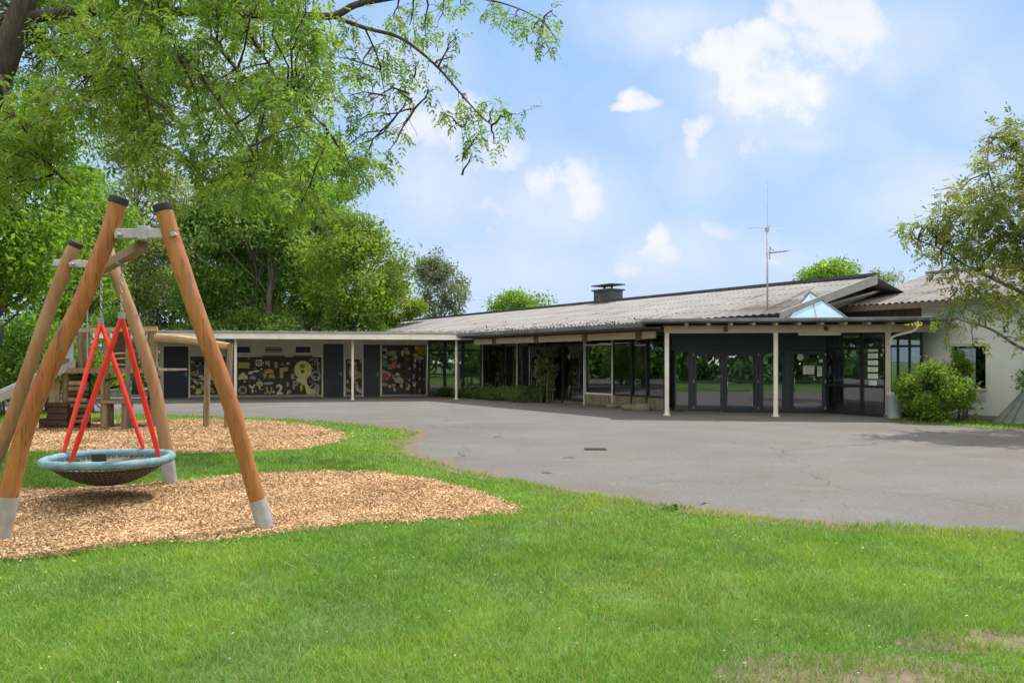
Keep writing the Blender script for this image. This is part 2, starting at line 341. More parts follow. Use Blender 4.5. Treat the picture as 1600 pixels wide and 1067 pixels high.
strip = gp([(1385,657),(1420,660),(1470,664),(1540,669),(1620,672),(1700,676)])
strip = rough_edge(strip, .06)+[(22,16.5),(20,10.3),(14.9,19.2),(12.6,22.1),(11.3,22.3)]
soil1 = [gnd(*p).xy for p in [(1150,1060),(1200,1018),(1290,1005),(1400,1012),(1480,1050),(1490,1110),(1130,1110)]]
soil2 = [gnd(*p).xy for p in [(1470,1003),(1520,980),(1620,970),(1730,980),(1730,1030),(1610,1034),(1510,1026)]]

MT['lawn'] = over(over(mat('lawn_turf', (.11,.21,.03), (.08,.15,.025), rough=.95, scale=1.3, bump=.5, bscale=120), (.12,.12,.045), 1.0, .55, .75, amt=.6), (.05,.042,.022), 60, .52, .7, amt=.7)
MT['asphalt'] = over(over(over(over(mat('asphalt', (.162,.153,.144), (.132,.125,.118), rough=.9, scale=.45, bump=.5, bscale=220), (.135,.108,.082), .33, .46, .66, (1,1.6,1), .75, 11), (.215,.2,.182), .9, .55, .75, (1,2.2,1), .6, 3), (.10,.09,.08), 90, .56, .72, amt=.85), (.40,.38,.35), 60, .60, .74, amt=.8, w=5)
def cracks(m, c):
    t = m.node_tree; b = t.nodes['Principled BSDF']; src = b.inputs['Base Color'].links[0].from_socket
    co = t.nodes.new('ShaderNodeTexCoord'); n = t.nodes.new('ShaderNodeTexNoise'); n.inputs['Scale'].default_value = 1.1; n.inputs['Detail'].default_value = 5; t.links.new(co.outputs['Object'], n.inputs['Vector'])
    sc = t.nodes.new('ShaderNodeVectorMath'); sc.operation = 'MULTIPLY_ADD'; t.links.new(n.outputs['Color'], sc.inputs[0]); sc.inputs[1].default_value = (1.1,1.1,0); t.links.new(co.outputs['Object'], sc.inputs[2])
    v = t.nodes.new('ShaderNodeTexVoronoi'); v.feature = 'DISTANCE_TO_EDGE'; v.inputs['Scale'].default_value = .16; t.links.new(sc.outputs[0], v.inputs['Vector'])
    mr = t.nodes.new('ShaderNodeMapRange'); mr.inputs['From Min'].default_value = .0025; mr.inputs['From Max'].default_value = .0008; t.links.new(v.outputs['Distance'], mr.inputs[0])
    n2 = t.nodes.new('ShaderNodeTexNoise'); n2.inputs['Scale'].default_value = .5; t.links.new(co.outputs['Object'], n2.inputs['Vector'])
    m2 = t.nodes.new('ShaderNodeMapRange'); m2.inputs['From Min'].default_value = .42; m2.inputs['From Max'].default_value = .58; m2.inputs['To Max'].default_value = .8; t.links.new(n2.outputs['Fac'], m2.inputs[0])
    mu = t.nodes.new('ShaderNodeMath'); mu.operation = 'MULTIPLY'; t.links.new(mr.outputs[0], mu.inputs[0]); t.links.new(m2.outputs[0], mu.inputs[1])
    mx = t.nodes.new('ShaderNodeMix'); mx.data_type = 'RGBA'; t.links.new(mu.outputs[0], mx.inputs[0]); t.links.new(src, mx.inputs[6]); mx.inputs[7].default_value = (*c, 1); t.links.new(mx.outputs[2], b.inputs['Base Color'])
over(over(MT['asphalt'], (.075,.07,.065), 22, .52, .66, amt=.55, w=2), (.26,.25,.24), 16, .58, .70, amt=.55, w=9)
cracks(MT['asphalt'], (.055,.05,.045))
MT['bed'] = over(mat('chip_bed', (.42,.27,.14), (.30,.185,.09), rough=.95, scale=30, bump=.8, bscale=90), (.14,.085,.045), 55, .5, .68, amt=.8)
MT['soil'] = over(mat('bare_soil', (.20,.155,.105), (.135,.10,.065), rough=.95, scale=9, bump=.5, bscale=60), (.12,.08,.05), 30, .56, .72)
sheet('ground', [(-900,-200),(900,-200),(900,1800),(-900,1800)], 0, MT['lawn'])
sheet('asphalt', asphalt, .004, MT['asphalt'])
sheet('playground_bed', bed1, .008, MT['bed']); sheet('playground_bed', bed2, .008, MT['bed'])
sheet('lawn_strip', strip, .008, MT['lawn'])
for (cx_,cy_,ax_,ay_) in ((1.78,3.98,.75,.36),(2.95,4.5,.7,.22)):
    sheet('bare_soil', rough_edge([(cx_+ax_*math.cos(k*.5236),cy_+ay_*math.sin(k*.5236)) for k in range(13)], .08, 8)[:-1], .0015, MT['soil'])

# brown dirt where the lawn frays onto the asphalt
MT['dirt'] = over(mat('edge_dirt', (.19,.135,.088), (.145,.105,.07), rough=.95, scale=6, bump=.4), (.12,.08,.05), 25, .55, .7)
le = rough_edge(lawn_edge[:-4], .07); bm = bmesh.new(); prev = None
for k, p in enumerate(le):
    q = le[min(k+1, len(le)-1)]; o_ = le[max(k-1, 0)]; d = Vector((q[0]-o_[0], q[1]-o_[1], 0)).normalized(); nrm = Vector((d.y, -d.x, 0)); nrm = -nrm if nrm.y < 0 and nrm.x < .2 else nrm
    w_ = max(.02, .16+.20*mnoise.noise((p[0]*.9, p[1]*.9, 3))+.10*mnoise.noise((p[0]*5, p[1]*5, 7)))*min(1.5, p[1]/9)
    row = [bm.verts.new((p[0]-nrm.x*.3, p[1]-nrm.y*.3, .006)), bm.verts.new((p[0]+nrm.x*w_, p[1]+nrm.y*w_, .006))]
    if prev: bm.faces.new((prev[0], row[0], row[1], prev[1]))
    prev = row
bmesh.ops.recalc_face_normals(bm, faces=bm.faces); me = bpy.data.meshes.new('dirt_edge'); bm.to_mesh(me); bm.free(); me.materials.append(MT['dirt']); tag(link('dirt_edge', me), kind='structure')
# grass blades
def fbm(x, y, s, seed=0):
    r = np.random.default_rng(seed); o = np.zeros_like(x)
    for i in range(7):
        a = r.uniform(0, 6.28); f = s*r.uniform(.6, 2.2); o += np.sin((x*np.cos(a)+y*np.sin(a))*f+r.uniform(0,6.28)+1.3*np.sin((x*np.sin(a)-y*np.cos(a))*f*.6))
    return o/7*1.6
def grass_points(rng, n, x0, x1, y0, y1): return rng.uniform(x0, x1, n), rng.uniform(y0, y1, n)
def make_grass():
    rng = np.random.default_rng(3); X=[];Y=[];W=[];H=[]
    for (y0, y1, dens, w, h) in ((3.3,5.2,5200,.0042,.062),(5.2,7.5,3600,.0055,.066),(7.5,10.5,2200,.0075,.066),(10.5,15,1100,.0105,.064),(15,23.5,340,.018,.065)):
        xr = .78*y1+2.2; n = int(dens*2*xr*(y1-y0)); x, y = grass_points(rng, n, -xr, xr, y0, y1)
        jx, jy = x+rng.normal(0,.03,n), y+rng.normal(0,.045,n)
        bad = in_poly(jx, jy, asphalt)&~in_poly(jx,jy,strip) | in_poly(jx, jy, bed1) | in_poly(jx, jy, bed2)
        rr=np.minimum(np.hypot((x-1.78)/.42,(y-3.98)/.2),np.hypot((x-2.95)/.4,(y-4.5)/.11)); so=1.05-rr+.6*fbm(x,y,7.0,31)+.3*fbm(x,y,17.0,32)
        bad |= rng.random(n) < np.clip(so*1.8,0,.94)
        thin = fbm(x,y,2.4,8); bad |= (thin > .55)&(rng.random(n) < .35)&(x > 0)
        k = ~bad; x,y = x[k],y[k]; X.append(x);Y.append(y);W.append(np.full(len(x),w));H.append(h*rng.uniform(.45,1.25,len(x)))
    # tufts along the wall and at the posts
    x=np.concatenate(X);y=np.concatenate(Y);w=np.concatenate(W)*rng.uniform(.6,1.25,len(x));h=np.concatenate(H)
    n=len(x); h*=1+.3*fbm(x,y,3.0,2)+.25*fbm(x,y,9.0,3); a=rng.uniform(0,6.283,n); l=np.abs(rng.normal(.75,.35,n))*h; h*=.88
    lx,ly=np.cos(a)*l,np.sin(a)*l; b=a+rng.normal(1.57,.5,n); sx,sy=np.cos(b)*w/2,np.sin(b)*w/2
    z0=np.zeros(n); v=np.stack([np.stack([x-sx,y-sy,z0],1),np.stack([x+sx,y+sy,z0],1),np.stack([x+lx*.35+sx*.8,y+ly*.35+sy*.8,h*.55],1),np.stack([x+lx*.35-sx*.8,y+ly*.35-sy*.8,h*.55],1),np.stack([x+lx,y+ly,h*.95],1)],1)
    g=fbm(x,y,1.6,5)[:,None]; dry=np.clip(fbm(x,y,1.1,21)*.9+np.clip((x-1.2)*.16,0,.7)-.25+np.where(y<9,0,-.3),0,1)[:,None]
    base=np.array([.17,.315,.04]); yel=np.array([.26,.385,.05]); dk=np.array([.085,.215,.034]); st=np.array([.38,.34,.15])
    g=g+.55*fbm(x,y,5.5,41)[:,None]; c=base*(1-np.clip(g,0,1))+yel*np.clip(g,0,1); c=np.where(g<0,c*(1+g*.5)+dk*(-g*.5),c); cl=np.clip(fbm(x,y,2.6,44)[:,None]*1.9-.35,0,1); c=c*(1-.5*cl)+np.array([.155,.27,.085])*.5*cl
    c=c*(1-.42*dry)+np.array([.24,.29,.08])*.42*dry
    rn=rng.random((n,1)); c=np.where(rn<.045+.12*dry,st*rng.uniform(.7,1.2,(n,1)),c); c*=1+rng.normal(0,.17,(n,1)); c=np.clip(c,.01,.8)
    me=bpy.data.meshes.new('grass'); me.vertices.add(n*5); me.vertices.foreach_set('co',v.astype(np.float32).ravel())
    ix=(np.arange(n)*5)[:,None]; lp=np.concatenate([ix+np.array([0,1,2,3]),ix+np.array([3,2,4])],1).astype(np.int32)
    me.loops.add(n*7); me.loops.foreach_set('vertex_index',lp.ravel())
    ls=((np.arange(n)*7)[:,None]+np.array([0,4])).astype(np.int32); me.polygons.add(n*2); me.polygons.foreach_set('loop_start',ls.ravel())
    at_=me.attributes.new('col','FLOAT_COLOR','FACE'); cc=np.concatenate([c,np.ones((n,1))],1); at_.data.foreach_set('color',np.repeat(cc,2,0).astype(np.float32).ravel())
    me.materials.append(MT['grass']); me.update(calc_edges=True); me.validate()
    o=link('grass',me); tag(o,'short bright green lawn grass growing round the chip beds','grass',kind='stuff')
    # clover flowers and stray leaves
    m=250; fx=rng.uniform(-4.5,5,m); fy=rng.uniform(3.8,9,m); ok=~(in_poly(fx,fy,asphalt)|in_poly(fx,fy,bed1)); fx,fy=fx[ok],fy[ok]; m=len(fx)
    cen=np.stack([fx,fy,rng.uniform(.04,.065,m)],1); q=leaf_quads(cen,rng.normal(0,1,(m,3))*[1,1,.25],rng.normal(0,.3,(m,3))+[0,0,1],rng.uniform(.012,.03,m),rng.uniform(.010,.016,m),.1)
    c=pal(rng,m,[(.55,.52,.42),(.42,.46,.30),(.5,.42,.16)]); tag(np_mesh('clover_flowers',q,4,c,MT['leaf_dull']),'tiny pale flowers scattered through the lawn','flowers',kind='stuff')
make_grass()
def make_chips(poly, n, seed, s, label):
    rng=np.random.default_rng(seed); P=np.array(poly); x=rng.uniform(P[:,0].min()-.3,P[:,0].max()+.3,n*2); y=rng.uniform(P[:,1].min()-.3,P[:,1].max()+.3,n*2)
    vis=(np.abs(x)<.75*y+2.2); jj=np.where(rng.random(n*2)<.05,4.5,1.); x+=rng.normal(0,.05,n*2)*0; k=in_poly(x+rng.normal(0,.05,n*2)*jj,y+rng.normal(0,.06,n*2)*jj,poly)&vis; x,y=x[k][:n],y[k][:n]; n=len(x)
    hump=np.clip(fbm(x,y,3.5,seed),-1,1)*.012+.016
    c=np.stack([x,y,hump+rng.uniform(0,.022,n)],1); ax=rng.normal(0,1,(n,3))*[1,1,.38]; nr=rng.normal(0,.5,(n,3))+[0,0,1]
    ax=unit(ax); sd=unit(np.cross(ax,nr)); ln=(s*rng.lognormal(0,.4,n))[:,None]; wd=(s*.36*rng.lognormal(0,.35,n))[:,None]
    q=np.stack([c-ax*ln/2-sd*wd/2,c+ax*ln/2-sd*wd*.35,c+ax*ln*.46+sd*wd/2,c-ax*ln*.4+sd*wd*.45],1)
    q[...,2]=np.maximum(q[...,2],.0095)
    col=pal(rng,n,[(.58,.39,.22),(.53,.34,.18),(.66,.48,.30),(.43,.265,.14),(.32,.19,.10),(.62,.44,.26)],.14)
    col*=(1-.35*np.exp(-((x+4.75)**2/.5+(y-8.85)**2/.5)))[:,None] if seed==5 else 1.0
    col*=(1-.22*np.clip(fbm(x,y,2.2,seed+3)+.6*fbm(x,y,6.5,seed+4),-.4,1))[:,None]; col=np.clip(col,.02,.85)
    tag(np_mesh('wood_chips',q,4,col,MT['chip']),label,'wood chips',kind='stuff')
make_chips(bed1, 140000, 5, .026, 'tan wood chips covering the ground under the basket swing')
make_chips(bed2, 52000, 6, .038, 'tan wood chips covering the ground round the climbing tower')

# ------------------------------------------------------------------ trees
GREEN=[(.19,.35,.05),(.15,.30,.045),(.25,.41,.055),(.11,.22,.04)]
BRIGHT=[(.20,.36,.04),(.16,.31,.035),(.25,.40,.05),(.11,.23,.035)]
DARK=[(.14,.28,.06),(.18,.33,.065),(.10,.21,.055),(.23,.38,.07)]
OLIVE=[(.19,.27,.075),(.23,.31,.085),(.14,.21,.06),(.27,.31,.11)]
GREY=[(.17,.22,.12),(.15,.195,.115),(.21,.25,.15),(.12,.16,.09)]
def limb_tube(mb, a, b, r0, r1, sag, rnd, n=6):
    a, b = Vector(a), Vector(b); d = (b-a); pts=[]; j = d.length*.06
    for i in range(n+1):
        t=i/n; p=a.lerp(b,t)+V(0,0,sag*d.length*math.sin(math.pi*t)); 
        if 0<i<n: p+=V(rnd.uniform(-j,j),rnd.uniform(-j,j),rnd.uniform(-j,j))
        pts.append(p)
    mb.tube(pts,[r0+(r1-r0)*(i/n)**.8 for i in range(n+1)],7 if r0>.05 else 5); return pts
def tree(name, label, cat, base, h, zb, rx, n_cl, n_leaf, palette, lsize, seed, tr=.16, group=None, ry=None, top=1.0, flat=.55, matn='leaf', bark='bark_grey', stems=1, cl_r=.34, taper=.35):
    rng=np.random.default_rng(seed); rnd=random.Random(seed); base=Vector(base); ry=ry or rx
    t=thing(name, base, label, cat, group); mb=MB(); cl=[]
    zc,rz=(h+zb)/2,(h-zb)/2
    for _ in range(n_cl):
        d=rng.normal(0,1,3); d/=np.linalg.norm(d); r=rng.uniform(.3,1)**.5*.86; p=d*r
        k=1-taper*max(0,p[2])-.1*max(0,-p[2])
        cl.append(np.array([base.x+p[0]*rx*k,base.y+p[1]*ry*k,zc+p[2]*rz]))
    sk=rng.uniform(-.16,.16,2); cl=[np.array([c[0]+sk[0]*rx*math.sin(c[2]*1.1+seed),c[1],c[2]]) for c in cl]
    tops=[]
    for s in range(stems):
        lean=V(rnd.uniform(-.3,.3)*rx*.6,rnd.uniform(-.3,.3)*ry*.6,0)+ (V(0,0,0) if stems==1 else V(math.cos(s*2.4)*rx*.35,math.sin(s*2.4)*ry*.35,0))
        st=base+(V(0,0,-.1) if stems==1 else V(math.cos(s*2.4)*.25,math.sin(s*2.4)*.25,-.1)); H=h*.9; pts=[]
        for i in range(8):
            q=i/7; pts.append(st+lean*q**1.4+V(mnoise.noise((seed*3.1+s,q*3,0))*.3,mnoise.noise((seed*1.7+s,q*3,5))*.3,0)*q*2*min(1,rx/3)+V(0,0,H*q))
        mb.tube(pts,[tr*(1-.85*i/7)*(1.25 if i==0 else 1) for i in range(8)],8); tops.append(pts)
    ends=[]
    for c in cl:
        pts=rnd.choice(tops); z=c[2]-rnd.uniform(.12,.3)*(h-zb); z=max(zb*.6,min(z,h*.82)); i=max(0,min(6,int((z-base.z)/(h*.9)*7))); a=pts[i].lerp(pts[i+1],max(0,min(1,(z-base.z)/(h*.9)*7-i)))
        lp=limb_tube(mb,a,c,tr*.34*(1-z/h*.6),tr*.06,.06,rnd,5); ends.append(lp)
    mb.build('trunk',MT[bark],t,smooth=True)
    C=np.array(cl); w=rng.uniform(.5,1.4,n_cl); w/=w.sum(); idx=rng.choice(n_cl,n_leaf,p=w)
    R_=rx*cl_r*rng.uniform(.5,1.3,n_cl); g=rng.normal(0,1,(n_leaf,3)); g=unit(g)*(rng.random((n_leaf,1))**.42)*1.15
    p=C[idx]+g*R_[idx][:,None]*np.array([1,1,flat])+rng.normal(0,.06*rx,(n_leaf,3))
    ax=rng.normal(0,1,(n_leaf,3))+[0,0,-.35]; nr=rng.normal(0,.7,(n_leaf,3))+[0,0,.8]
    ln=lsize*rng.uniform(.45,1.4,n_leaf); q=leaf_quads(p,ax,nr,ln,ln*rng.uniform(.42,.62,n_leaf),.06)
    q[...,2]=np.maximum(q[...,2],.02)
    col=pal(rng,n_leaf,palette); tone=rng.uniform(.8,1.2,n_cl)[idx][:,None]
    np_mesh('crown',q,4,np.clip(col*tone,.004,.6),MT[matn],t); return t
def tr_at(px,d): return V((px-800)/F_PX*d,d,0)
def zof(py,d): return HC-(py-HY)/F_PX*d
G_BT='trees standing behind the school'
tree('leafy_tree','bright green leafy tree at the left edge behind the log swing','tree',tr_at(-15,21),zof(120,21),1.8,3.0,54,26000,BRIGHT,.17,11,.2,G_BT,flat=.6)
tree('leafy_tree','slim dark tree just behind the climbing tower, left of the birch','tree',tr_at(120,31),zof(240,31),2.4,2.3,36,13000,GREEN,.2,12,.15,G_BT)
tree('birch_tree','tall olive birch with thin drooping leaves behind the swing tops','tree',tr_at(212,38),zof(110,38),2.6,2.8,56,21000,OLIVE,.18,13,.16,G_BT,flat=.9,cl_r=.28)
tree('leafy_tree','dark multi-stemmed tree with sky gaps behind the right swing leg','tree',tr_at(318,44),zof(255,44),3.4,3.0,46,22000,DARK,.22,14,.16,G_BT,stems=4,cl_r=.3)
tree('leafy_tree','tallest dark tree behind the left wing, its top behind the overhanging boughs','tree',tr_at(405,42),zof(190,42),2.4,3.3,54,29000,DARK,.22,15,.24,G_BT,stems=2)
tree('leafy_tree','lit green tree between the tallest dark tree and the yellowish one','tree',tr_at(480,46),zof(215,46),2.6,3.1,48,21000,GREEN,.22,16,.2,G_BT)
tree('maple_tree','round yellowish green tree with a visible trunk behind the left wing','tree',tr_at(548,41),zof(283,41),2.4,3.15,44,19000,[(.19,.31,.04),(.15,.265,.04),(.24,.34,.045),(.11,.20,.035)],.2,17,.24,G_BT,taper=.45)
tree('maple_tree','low yellow green tree leaning over the grey roof end','tree',tr_at(612,47),zof(425,47),2.9,1.9,24,8500,[(.185,.27,.04),(.14,.215,.04),(.21,.30,.04)],.2,18,.14,G_BT)
tree('leafy_tree','tall light green tree rising behind the maple and merging with the overhanging boughs','tree',tr_at(500,49),zof(175,49),3.0,3.0,46,19000,GREEN,.22,27,.2,G_BT)
tree('birch_tree','grey green airy birch alone beyond the end of the roof','tree',tr_at(688,60),zof(384,60),4.2,2.55,40,9500,GREY,.22,19,.15,G_BT,flat=1.0,cl_r=.27,matn='leaf_dull')
tree('leafy_tree','low dark treetop just clearing the roof ridge left of the chimney','tree',tr_at(812,64),zof(450,64),4.6,3.1,26,8000,GREEN,.25,20,.2,G_BT)
tree('leafy_tree','bright treetop above the ridge right of the antenna','tree',tr_at(1296,48),zof(407,48),5.2,2.3,24,8000,BRIGHT,.22,21,.2,G_BT)
tree('leafy_tree','thin twiggy treetop above the right end of the ridge','tree',tr_at(1372,50),zof(418,50),5.6,1.9,22,1500,OLIVE,.16,22,.1,G_BT,cl_r=.3,matn='leaf_dull')
tree('leafy_tree','pale filler tree far behind the dark ones above the left wing','tree',tr_at(265,54),zof(330,54),2.6,3.9,40,15000,GREY,.26,23,.2,G_BT)
tree('leafy_tree','far grey green tree seen through gaps behind the maple','tree',tr_at(450,58),zof(380,58),2.6,4.4,40,15000,GREY,.28,24,.2,G_BT)
# undergrowth at the left
def shrub(name,label,base,rx,ry,h,n,palette,ls,seed,cat='bush',group=None,matn='leaf',ncl=26,zb=.15,cl_r=.36,flat=.8):
    return tree(name,label,cat,base,h,zb,rx,ncl,n,palette,ls,seed,.035,group,ry,flat=flat,matn=matn,stems=4,cl_r=cl_r,taper=.2)
G_US='shrubs behind the playground'
shrub('shrub','dark tall shrub at the left frame edge above the slide',tr_at(10,23.5),1.7,1.2,3.3,11000,DARK,.12,31,group=G_US)
shrub('shrub','bright leafy shrub seen through the climbing tower posts',tr_at(150,25),.9,.8,2.1,5000,BRIGHT,.11,32,group=G_US)
shrub('shrub','dark shrub between the slide and the tower',tr_at(78,25.5),1.2,1,3.4,8000,GREEN,.12,33,group=G_US)
shrub('shrub','dense dark shrub filling the gap left of the school canopy',tr_at(60,33),2.6,1.2,4.2,11000,DARK,.16,34,group=G_US)
shrub('shrub','large dark understorey shrub rising over the canopy behind the left swing posts',tr_at(190,42),2.8,1.5,4.6,10000,DARK,.18,35,group=G_US)
shrub('shrub','wide dark understorey shrub over the canopy left of the blue door',tr_at(330,41),2.6,1.4,4.3,10000,DARK,.18,36,group=G_US)
shrub('shrub','wide dark understorey shrub over the canopy above the mural',tr_at(440,41),2.6,1.4,4.5,10000,DARK,.18,37,group=G_US)
tree('leafy_tree','second pale far tree closing the gap between birch and multi-stemmed tree','tree',tr_at(350,57),zof(300,57),2.4,4.2,44,16000,GREY,.28,25,.2,G_BT)
tree('leafy_tree','pale far tree behind the climbing tower','tree',tr_at(150,52),zof(300,52),2.4,4.0,44,16000,GREY,.28,26,.2,G_BT)
shrub('shrub','dark understorey shrub under the yellowish tree',tr_at(545,44),2.6,1.4,4.2,9000,DARK,.18,38,group=G_US)
# trees behind the viewer: they show only as dark reflections in the glass
rng=np.random.default_rng(77); nb=90000
ring=np.array(smooth_path([(-46,52),(-44,30),(-38,8),(-28,-6),(-14,-12),(0,-13),(16,-12),(34,-6),(46,8),(50,26)],12)); m_=320
i=rng.integers(0,len(ring),m_); cx=ring[i,0]+rng.normal(0,1.6,m_); cy=ring[i,1]+rng.normal(0,1.6,m_); cz=rng.uniform(0,9.5,m_); i=rng.integers(0,m_,nb)
p=np.stack([cx[i],cy[i],cz[i]],1)+rng.normal(0,1.2,(nb,3)); p[:,2]=np.abs(p[:,2])+.1
q=leaf_quads(p,rng.normal(0,1,(nb,3)),rng.normal(0,1,(nb,3)),rng.uniform(.5,1.0,nb),rng.uniform(.3,.6,nb)); q[...,2]=np.maximum(q[...,2],.02)
tag(np_mesh('woods',q,4,pal(rng,nb,DARK),MT['leaf_dull']),'dark woods round the school grounds, reflected in the entrance glass','woods',kind='stuff')

# pinnate sprays for the two near trees
def sprays(rng, pos, axis, ln, nl, lw, ll, palette):
    """compound leaves: pairs of leaflets along a drooping stalk"""
    n=len(pos); axis=unit(axis); side=unit(np.cross(axis,rng.normal(0,.35,(n,3))+[0,0,1])); up=np.cross(side,axis); Q=[];C=[]
    base=pal(rng,n,palette,.12)
    for k in range(nl):
        f=(k//2+.6)/((nl+1)//2); s=1 if k%2 else -1
        if k==nl-1: c=pos+axis*(ln*1.0)[:,None]; a=axis
        else:
            c=pos+axis*(ln*f)[:,None]-np.array([0,0,1])*(ln*f*f*.25)[:,None]; a=axis*.55+side*s*.85
        a=a+rng.normal(0,.16,(n,3))+[0,0,-.22]
        L_=ll*rng.uniform(.7,1.2,n)*(1-.25*abs(f-.5)); Q.append(leaf_quads(c,a,up+rng.normal(0,.35,(n,3)),L_,L_*lw,.05)); C.append(base*(1+rng.normal(0,.1,(n,1))))
    return np.concatenate(Q),np.clip(np.concatenate(C),.004,.6)
def pix_tube(mb, pts, r0, r1, d, n=7, k=5):
    P=[at(p[0],p[1],d+(p[2] if len(p)>2 else 0)) for p in pts]; P=[Vector(x) for x in smooth_path(P,k)]
    m=len(P); mb.tube(P,[r0+(r1-r0)*(i/(m-1))**.85 for i in range(m)],n); return P
def crown_from(rng, mb, rnd, clusters, nodes, per_px2, ln, nl, lw, ll, palette, droop=.7):
    POS=[];AX=[]
    N=np.array([list(x) for x in nodes])
    for (c,r,wt) in clusters:
        c=np.array(c); dd=((N-c)**2).sum(1)+np.where(N[:,2]<c[2]-.3,.0,.25); a=N[dd.argmin()]
        lp=limb_tube(mb,Vector(a),Vector(c),.024,.008,.05,rnd,4)
        m=max(4,int(per_px2*wt*r*r)); tw=[]
        for _ in range(max(3,int(5*wt))):
            e=c+rng.normal(0,.6,3)*r*np.array([1,1,.75])-[0,0,.12*r]; limb_tube(mb,Vector(rnd.choice(lp[2:])),Vector(e),.007,.003,-.05,rnd,3); tw.append(e)
        tw=np.array(tw+[c]); i=rng.integers(0,len(tw),m); f=rng.random((m,1)); p=c*(1-f)+tw[i]*f+rng.normal(0,.28,(m,3))*r
        POS.append(p); AX.append(unit(p-c+1e-3)*.8+rng.normal(0,.45,(m,3))-[0,0,droop])
    P=np.concatenate(POS); A=np.concatenate(AX); n=len(P)
    return sprays(rng,P,A,ln*rng.uniform(.6,1.25,n),nl,lw,ll,palette)
# -- the tree overhanging from the left
D0=15.0; rng=np.random.default_rng(101); rnd=random.Random(101)
tb=at(-200,564+1980/D0,D0); tb.z=0
big=thing('ash_tree',tb,'big tree leaning in at top left with boughs overhanging the swing','tree')
mb=MB(); nodes=[]
trunk=[(-200,700),(-165,520),(-85,290),(-8,130),(22,50),(48,-30),(95,-170,.6),(160,-330,1)]
nodes+=pix_tube(mb,trunk,.36,.14,D0,12)
L1=[(30,30),(75,24),(120,19),(185,17),(260,18),(370,22),(455,24),(520,25),(556,8),(610,-3),(700,-16),(800,-25)]
nodes+=pix_tube(mb,L1,.12,.045,D0,9)
nodes+=pix_tube(mb,[(516,25),(570,44),(622,58),(660,84),(690,112),(716,142),(744,174),(768,196)],.045,.01,D0)
nodes+=pix_tube(mb,[(40,40,.4),(95,88,.9),(150,132,1.2),(186,162,1),(214,190,.9),(250,222,.8),(292,252,.7),(330,286,.6)],.07,.018,D0)
nodes+=pix_tube(mb,[(330,60,-.6),(380,120,-1.2),(420,150,-1.4),(455,153,-1.4),(480,170,-1.4),(520,215,-1.5)],.04,.012,D0)
nodes+=pix_tube(mb,[(372,22),(400,70,1),(430,120,1.6),(440,180,1.8),(470,240,2)],.04,.01,D0)
nodes+=pix_tube(mb,[(610,-3),(680,-8,.3),(760,0,.4),(810,14,.4),(850,34,.4)],.03,.008,D0)
nodes+=pix_tube(mb,[(0,110),(20,180,-1),(60,240,-1.6),(110,290,-2)],.05,.012,D0)
nodes+=pix_tube(mb,[(200,17),(230,70,-1.4),(300,110,-2.2),(350,170,-2.6),(390,230,-2.6)],.045,.012,D0)
nodes+=pix_tube(mb,[(120,19),(150,70,-1.2),(190,100,-2),(230,150,-2.4)],.04,.012,D0)
nodes+=pix_tube(mb,[(570,44),(590,90,.5),(600,140,.7),(612,190,.8)],.02,.006,D0)
nodes+=pix_tube(mb,[(716,142),(720,190),(724,230),(722,274)],.006,.003,D0,5)
nodes+=pix_tube(mb,[(640,70),(650,110),(638,140),(648,170)],.006,.003,D0,5)
sp=[(520,60,30,.8),(560,110,38,.9),(600,85,36,.9),(620,140,34,.7),(590,185,24,.6),(640,40,36,.7),(690,25,34,.6),(655,95,26,.7),(700,105,20,.5),(713,60,15,1.3),(707,90,10,1.2),
    (738,180,28,1),(770,168,24,1),(800,178,17,.9),(722,150,18,.6),(688,175,20,.8),(678,140,18,.7),(745,212,22,1),(772,225,14,.8),(738,240,10,.8),(805,28,30,1),(832,48,24,.9),(862,20,18,.6),(838,68,11,.7),(770,8,22,.8),
    (645,153,9,1),(628,205,20,.8),(606,238,12,.8),(480,60,34,1),(490,110,36,1),(545,150,28,.8),(545,190,22,.7),(665,58,20,.7),(615,30,26,.8),(550,40,28,.8),(720,8,30,.6),(868,60,8,.6),(530,90,24,.7),(575,150,18,.6)]
cl=[(tuple(at(x,y,D0+rng.uniform(-.7,.9))),r/F_PX*D0*1.05,w) for x,y,r,w in sp]
dense=[(-120,-60),(470,-60),(505,60),(500,110),(520,165),(560,200),(592,255),(560,300),(480,330),(400,300),(330,310),(290,262),(180,255),(140,190),(100,205),(20,300),(-120,330)]
k=0
while k<210:
    x,y=rng.uniform(-120,600),rng.uniform(-60,330)
    if not in_poly(np.array([x]),np.array([y]),dense)[0]: continue
    dz=rng.uniform(.8,3.2) if (x<75 and y<150) else rng.uniform(-3.0,3.2); cl.append((tuple(at(x,y,D0+dz)),rng.uniform(30,52)/F_PX*D0,rng.uniform(.5,1.2))); k+=1
for k in range(40):                                  # the rest of the crown, above the picture
    cl.append((tuple(at(rng.uniform(-300,500),rng.uniform(-420,-60),D0+rng.uniform(-3,4))),.7,.8))
q,c=crown_from(rng,mb,rnd,cl,nodes,178,.30,9,.36,.12,[(.185,.34,.05),(.14,.275,.045),(.235,.39,.055),(.105,.21,.04),(.27,.36,.065)])
mb.build('trunk',MT['bark'],big,smooth=True); np_mesh('crown',q,4,c,MT['leaf'],big)
